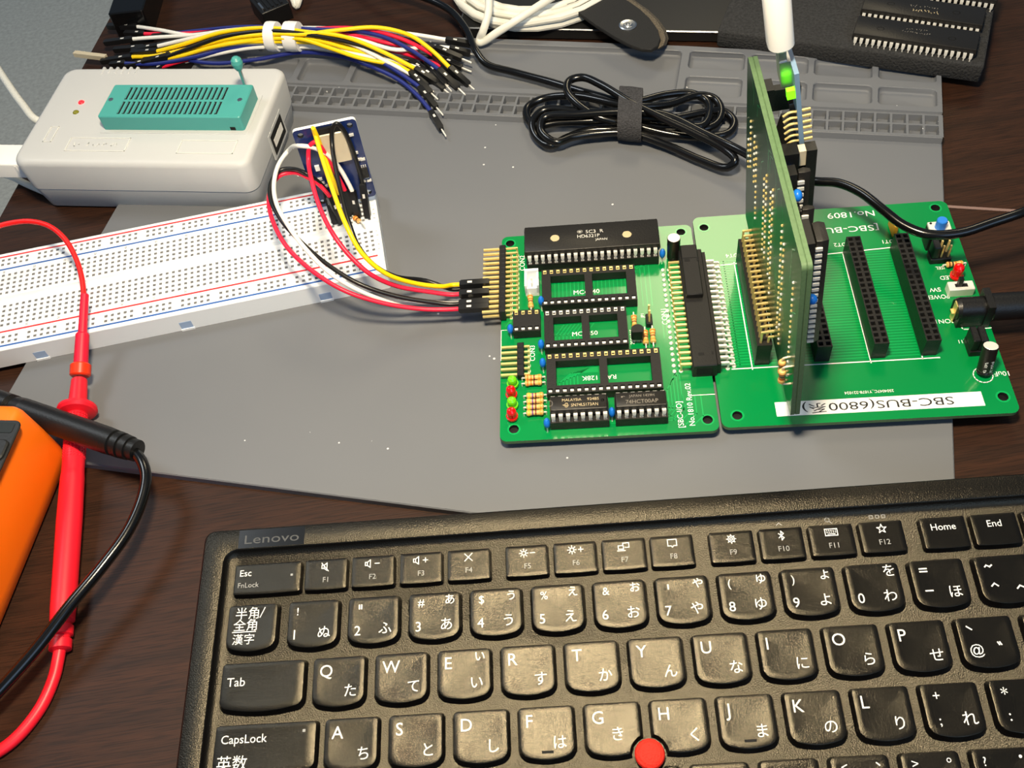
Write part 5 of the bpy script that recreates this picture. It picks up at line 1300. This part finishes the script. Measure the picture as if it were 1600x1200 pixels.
stp = solo('cable_strap', mb, 'black fuzzy hook-and-loop strap round the coiled cable', 'strap')

# ------------------------------------------------------------------ multimeter, probes, red clip lead
a_ = R_(-13.2)
ME = Fr((-164.0, 223.2, -3), (math.cos(a_), math.sin(a_), 0), (-math.sin(a_), math.cos(a_), 0), (0, 0, 1))
me_ = thing('multimeter', 'orange handheld multimeter cut off by the left edge of the photo', 'multimeter', ME)
mb = MB(); L = []
MW_, ML_, MH_ = 76, 150, 36
for ins, z in ((2.5, 0), (.8, 2), (.0, 8), (.6, 20), (1.4, MH_ - 4), (2.0, MH_ - 1.9), (2.9, MH_ - .7), (4.4, MH_ - .05)): L.append([(x, y, z) for x, y in rrect(-MW_ / 2, -ML_ / 2, MW_ - 2 * ins, ML_ - 2 * ins, 5 - min(ins, 4) * .4, 6)])
mb.loft(L, 'meter_orange'); part('case', mb, me_, 'orange rubber case', sharp=50)
p = ME.hit(35, 657, MH_ + .3)
mb = MB(); fx0, fx1, fy1 = -MW_ - p.x, p.x, p.y
mb.rbox((fx0 + fx1) / 2, fy1 - 62, fx1 - fx0, 124, MH_ - .2, MH_ + .5, 'meter_black', 2.5, .3, 4); part('front_panel', mb, me_, 'black front panel')
mb = MB(); mb.rbox(-MW_ / 2, fy1 - 16, 46, 22, MH_ + .4, MH_ + .7, 'screen_dark', 1.2, .15, 4); part('screen', mb, me_)
p = ME.hit(4, 699, MH_ + 1)
mb = MB(); mb.rbox(p.x - 3, p.y - 1, 9, 8.0, MH_ + .4, MH_ + 1.6, 'meter_black', 2, .5, 4); part('button', mb, me_)
mb = MB(); p = ME.hit(10, 668, MH_ + .7); mb.rbox(p.x - 1, p.y, 7, 4, MH_ + .4, MH_ + .75, 'screen_dark', .8, .1, 3); part('window', mb, me_)

def probe(name, label, a, b, mat, prof, tip, cable, r_c, grip=None, tipmat='steel', group=None):
    a, b = V(a), V(b); d = (b - a).normalized()
    t = thing(name, label, 'probe', Fr(b, (1, 0, 0), (0, 1, 0), (0, 0, 1)), group)
    mb = MB(); mb.lathe(a, d, prof, mat, 26); part('handle', shift(mb, b), t, sharp=40)
    if tip: mb = MB(); mb.lathe(a - d * tip, d, [(0, .3), (1.5, 1.0), (tip + 2, 1.0)], tipmat, 12); part('tip', shift(mb, b), t, 'bare metal tip')
    if grip:
        g0, g1, gr = grip; mb = MB(); n_ = 22
        u = d.cross(V((0, 0, 1))).normalized(); v_ = d.cross(u)
        for i in range(int((g1 - g0) / 1.05)):
            for k in range(n_):
                th_ = 2 * math.pi * k / n_; c = a + d * (g0 + 1.05 * i) + u * math.cos(th_) * gr + v_ * math.sin(th_) * gr
                e1 = (-u * math.sin(th_) + v_ * math.cos(th_)) * .34; e2 = d * .34; e3 = (u * math.cos(th_) + v_ * math.sin(th_)) * .22
                mb.loft([[c + e1 + e2, c - e1 + e2, c - e1 - e2, c + e1 - e2], [c + e3 + (e1 + e2) * .5, c + e3 + (e2 - e1) * .5, c + e3 - (e1 + e2) * .5, c + e3 + (e1 - e2) * .5]], mat, False, True)
        part('grip', shift(mb, b), t)
    mb = MB(); mb.tube([b - d * 2] + cable, r_c, mat if mat != 'plastic_black' else 'cable_black', 12, 7); part('cable', shift(mb, b), t, sharp=60)
    return t
pa_, pb_ = at(124, 594, 8.2), at(97, 975, 1.5)
Lr = (pb_ - pa_).length
prof = [(0, 2.6), (.3, 2.9), (11.2, 3.4), (11.6, 5.2), (12.6, 7.0), (13.8, 7.2), (14.8, 6.4), (15.6, 3.6), (40, 3.9), (42, 4.1), (Lr * .6, 4.3), (Lr - 6, 4.1), (Lr - 1, 3.9), (Lr, 3.0), (Lr + .6, 3.0), (Lr + 1, 3.7), (Lr + 4, 3.7), (Lr + 4.4, 2.9), (Lr + 5.2, 2.9), (Lr + 5.6, 3.5), (Lr + 8.6, 3.5), (Lr + 9.2, 2.0)]
dr = (pb_ - pa_).normalized()
e_ = pa_ + dr * (Lr + 9)
probe('test_probe', 'red test probe lying between the orange meter and the desk, round finger guard', pa_, e_, 'probe_red', prof, 7.5,
      [at(91, 1030, .4), at(84, 1060, -.6), at(62, 1108, -1.0), at(20, 1158, -1.0), at(-40, 1196, -1.0)], 1.95, (16.5, 36, 3.75))
bpa, bpb = at(-70, 604, 14.5), at(196, 698, 14)
bd = (bpb - bpa).normalized(); Lk = (bpb - bpa).length
prof = [(0, 3.0), (.5, 3.6), (10, 4.4)] + [q for k in range(4) for q in ((Lk - 50 - 2.4 + .7 * k, 4.5), (Lk - 50 - 2.2 + .7 * k, 4.2))] + [(Lk - 46, 4.7), (Lk - 8, 4.9), (Lk - 5, 4.7), (Lk - 4.7, 4.0), (Lk - 4, 4.0), (Lk - 3.6, 4.7), (Lk - 1.4, 4.6), (Lk - 1.2, 3.9), (Lk - .6, 3.9), (Lk - .3, 4.5), (Lk + 2, 4.3), (Lk + 2.2, 3.6), (Lk + 3, 3.6), (Lk + 3.3, 4.0), (Lk + 5.2, 3.9), (Lk + 5.4, 2.2)]
probe('test_probe', 'black test probe lying across the red one, cable curling down', bpa, bpa + bd * (Lk + 5), 'plastic_black', prof, 0,
      [at(222, 722, 14.5), at(228, 745, 14), at(222, 780, 13), at(200, 830, 12.5), at(160, 885, 12.5), at(110, 945, 12), at(60, 1010, 10), at(0, 1078, 8), at(-50, 1130, 6)], 1.95)
# red clip lead: socket on the probe tip, thin wire over the breadboard
rl = thing('clip_lead', 'thin red lead arching over the breadboard, its socket fitted on the probe tip', 'lead', Fr(at(124, 588, 8), (1, 0, 0), (0, 1, 0), (0, 0, 1)))
o = at(124, 588, 8)
j0, j1, j2, j3 = at(126, 574, 9.5), at(129, 521, 14.2), at(132, 470, 15.5), at(126, 588, 8.8)
mb = MB(); d = (j1 - j0).normalized(); Lj = (j1 - j0).length
mb.lathe(j0, d, [(0, 2.0), (.1, 2.7), (Lj - .6, 2.55), (Lj, 2.2), (Lj, 1.7), (Lj + (j2 - j1).length, 1.55), (Lj + (j2 - j1).length + .3, 1.2)], 'clip_red', 20); part('socket', shift(mb, o), rl, 'red socket sleeve')
mb = MB(); mb.lathe(j0 - d * 3.6, d, [(0, 1.4), (0, 3.2), (.5, 3.8), (4.4, 3.8), (4.9, 3.3), (4.9, 2.0)], 'ring_orange', 22); part('collar', shift(mb, o), rl, 'orange collar')
mb = MB(); mb.tube([j2 - (j2 - j1).normalized() * 2, at(131, 462, 16), at(127, 430, 19), at(117, 400, 22), at(100, 372, 25), at(76, 353, 27), at(48, 346, 28), at(20, 348, 28), at(-10, 356, 28), at(-60, 380, 27)], 1.05, 'lead_red', 12, 7); part('wire', shift(mb, o), rl, sharp=60)

# ------------------------------------------------------------------ far side of the desk
p0, p1 = at(1121, 48, 10.5), at(1538, 104, 10.5)
d = (p1 - p0); d.z = 0; ang = math.degrees(math.atan2(d.y, d.x))
FO = frz(p0.x, p0.y, 1.9, ang)
fo = MB(); FWd = d.length
fo.rbox(FWd / 2, 34, FWd, 68, 0, 8.6, 'foam_black', 1.2, 1.0, 4, bot=.6)
o = link('foam_block', fo.mesh('foam_block', 50)); o.matrix_world = FO.mat(); tag(o, 'flat black foam block holding chips at the far right', 'foam')
def loose_chip(q0, q1, label, text=None, z=13.6):
    p = at(q0[0], q0[1], z); q = at(q1[0], q1[1], z); an = math.degrees(math.atan2(q.y - p.y, q.x - p.x))
    fr = frz(p.x, p.y, 10.5, an); t = thing('chip', label, 'chip', fr, 'chips pressed into the foam')
    k = (q - p).length / 48.26
    c = dip_chip(t, 0, 0, 20, 15.24, 3.1, 13.8, text, 1.8); c.name = 'body'
    return t
def t_a(mb, cx, cy, z, ln, bw):
    for s in (-1, 1): mb.strokes([[(1.5 * math.cos(t * .35), 1.1 * math.sin(t * .35)) for t in range(19)]], cx + s * 14, cy, z, 1, .25, 'plastic_black')
    mb.scribble(cx, cy + .8, z, 12, 1.6, 12, 'print_faint', 2); mb.scribble(cx + 1, cy - 2.2, z, 12, 1.9, 9, 'chip_mark', 5)
def t_b(mb, cx, cy, z, ln, bw):
    for s in (-1, 1): mb.strokes([[(1.5 * math.cos(t * .35), 1.1 * math.sin(t * .35)) for t in range(19)]], cx + s * 15, cy - 1, z, 1, .25, 'plastic_black')
    mb.scribble(cx, cy + 1.8, z, 9, 1.3, 9, 'print_faint', 3); mb.scribble(cx, cy - .4, z, 12, 1.3, 12, 'print_faint', 4)
loose_chip((1337, 60), (1520, 86), 'long black chip with a full row of legs nearest the foam edge', t_b)
loose_chip((1350, 22), (1528, 47), 'long black chip lying behind the nearer one on the foam', t_a)
# third chip mostly above the frame
loose_chip((1376, -16), (1550, 8), 'black chip at the top edge of the photo, only leg tips showing')

t0, t1 = at(880, 44, 4), at(1122, 48, 4)
d = t1 - t0; ang = math.degrees(math.atan2(d.y, d.x))
lt_ = frz(t0.x, t0.y, -3, ang); lo = lt_.hit(726, 10, 7)
tb = thing('tablet', 'black flat tablet with a bright metal edge lying under the white coiled cable', 'tablet', lt_)
mb = MB(); mb.rbox(lo.x + 75, 62, 150, 124, .6, 6.4, 'tablet_black', 4, .3, 5, bot=.6); part('tablet_body', mb, tb)
mb = MB(); mb.loft([[(x, y, z) for x, y in rrect(lo.x + 75, 62, 150 + 2 * e, 124 + 2 * e, 4, 5)] for e, z in ((0, 5.2), (.35, 5.5), (.35, 6.2), (0, 6.5), (-.5, 6.5))], 'steel', False, False); part('metal_rim', mb, tb, 'bright metal rim')
mb = MB()
spiral = []
for k in range(0, 150):
    t = k / 24; th_ = 2 * math.pi * t + 2.2; rr_ = 44 - 4.3 * (t % 3.2); z = 6 + 4.1 * int(t / 3.2)
    spiral.append((47 + rr_ * math.cos(th_), 465 + rr_ * math.sin(th_), z if t % 3.2 > .15 or t < 1 else z - 2))
mb.tube(spiral, 2.05, 'cable_white', 10, 1); solo('coiled_cable', mb, 'white cable wound in flat rings on the tablet', 'cable')
mb = MB(); mb.tube(bz([(764, -40, 22), (764, -5, 19), (763, 20, 16), (755, 48, 10), (750, 60, 5.5), (749, 66, 4.2), (757, 64, 5), (775, 52, 9), (805, 33, 14), (850, 4, 17), (900, -30, 19)]), 1.9, 'cable_white', 12, 6)
solo('cable', mb, 'white cord folded into a sharp bend at the far edge of the mat', 'cable')
# strap with a rivet
out = [(866, -14), (880, 3), (905, 20), (930, 38), (960, 57), (985, 70), (1003, 76), (1018, 77), (1028, 71), (1032, 60), (1028, 46), (1016, 29), (1000, 14), (980, 0), (962, -12)]
zt_ = 11.0
Q = [at(x, y, zt_) for x, y in out]
o = at(1000, 60, 2)
sp = thing('strap', 'black leather strap end with a metal rivet hanging over the mat', 'strap', Fr(o, (1, 0, 0), (0, 1, 0), (0, 0, 1)))
cq = sum(Q, V()) / len(Q)
def sc2(pts, k, z, dx=0, dy=0): return [V((cq.x + (p.x - cq.x) * k + dx, cq.y + (p.y - cq.y) * k + dy, z)) for p in pts]
mb = MB(); mb.loft([sc2(Q, .985, zt_ - 1.9), sc2(Q, 1, zt_ - 1.6), sc2(Q, 1, zt_ - .3), sc2(Q, .985, zt_)][::1], 'leather_black'); part('leather', shift(mb, o), sp)
mb = MB(); mb.loft([sc2(Q, .96, 5.0, 5.5, 6.5), sc2(Q, .99, 5.6, 5.5, 6.0), sc2(Q, .99, zt_ - 1.9, 3.0, 1.6)], 'felt_grey'); part('felt_lining', shift(mb, o), sp, 'speckled grey felt lining')
p = at(981, 40, zt_); mb = MB(); mb.lathe(p - V((0, 0, .2)), (0, 0, 1), [(0, 4.3), (.7, 4.2), (1.0, 3.6), (.8, 2.2), (1.2, 1.8), (1.2, 1.0), (.3, .9), (.3, .05)], 'steel', 24); part('rivet', shift(mb, o), sp, 'metal rivet')
# black boxes at the top edge
p = at(168, 22, 12); q = at(222, 16, 12); d = q - p
fr = frz(p.x, p.y, -3, math.degrees(math.atan2(d.y, d.x)))
mb = MB(); mb.rbox(d.length / 2, 20, d.length, 40, 0, 15, 'gloss_black', 1, .6, 4); o = link('adapter_box', mb.mesh('adapter_box')); o.matrix_world = fr.mat(); tag(o, 'glossy black box corner at the top left', 'box')
p = at(409, 22, 6); q = at(452, 4, 6); d = q - p; an = math.degrees(math.atan2(d.y, d.x))
fr = frz(p.x, p.y, -3, an); pl2 = thing('connector_plug', 'black ribbed connector plug at the top edge above the wire bundle', 'plug', fr)
mb = MB(); mb.rbox(d.length / 2, 9, d.length, 18, 0, 9, 'plastic_black', .6, .3, 3)
for k in range(5): mb.box(2 + 2.4 * k, 3 + 2.4 * k, 2, 16, 8.9, 9.6, 'plastic_black')
part('plug_body', mb, pl2)
mb = MB(); mb.box(1.6, 2.6, 3, 9, 9.0, 9.9, 'steel'); part('contact', mb, pl2)
mb = MB(); mb.tube(bz([(452, -40, 4), (455, -12, 3), (460, 2, 1), (463, 9, -.8), (466, 2, 1), (470, -20, 3)]), 1.9, 'cable_white', 10, 6); solo('cable', mb, 'short white cord loop at the top edge beside the ribbed plug', 'cable')
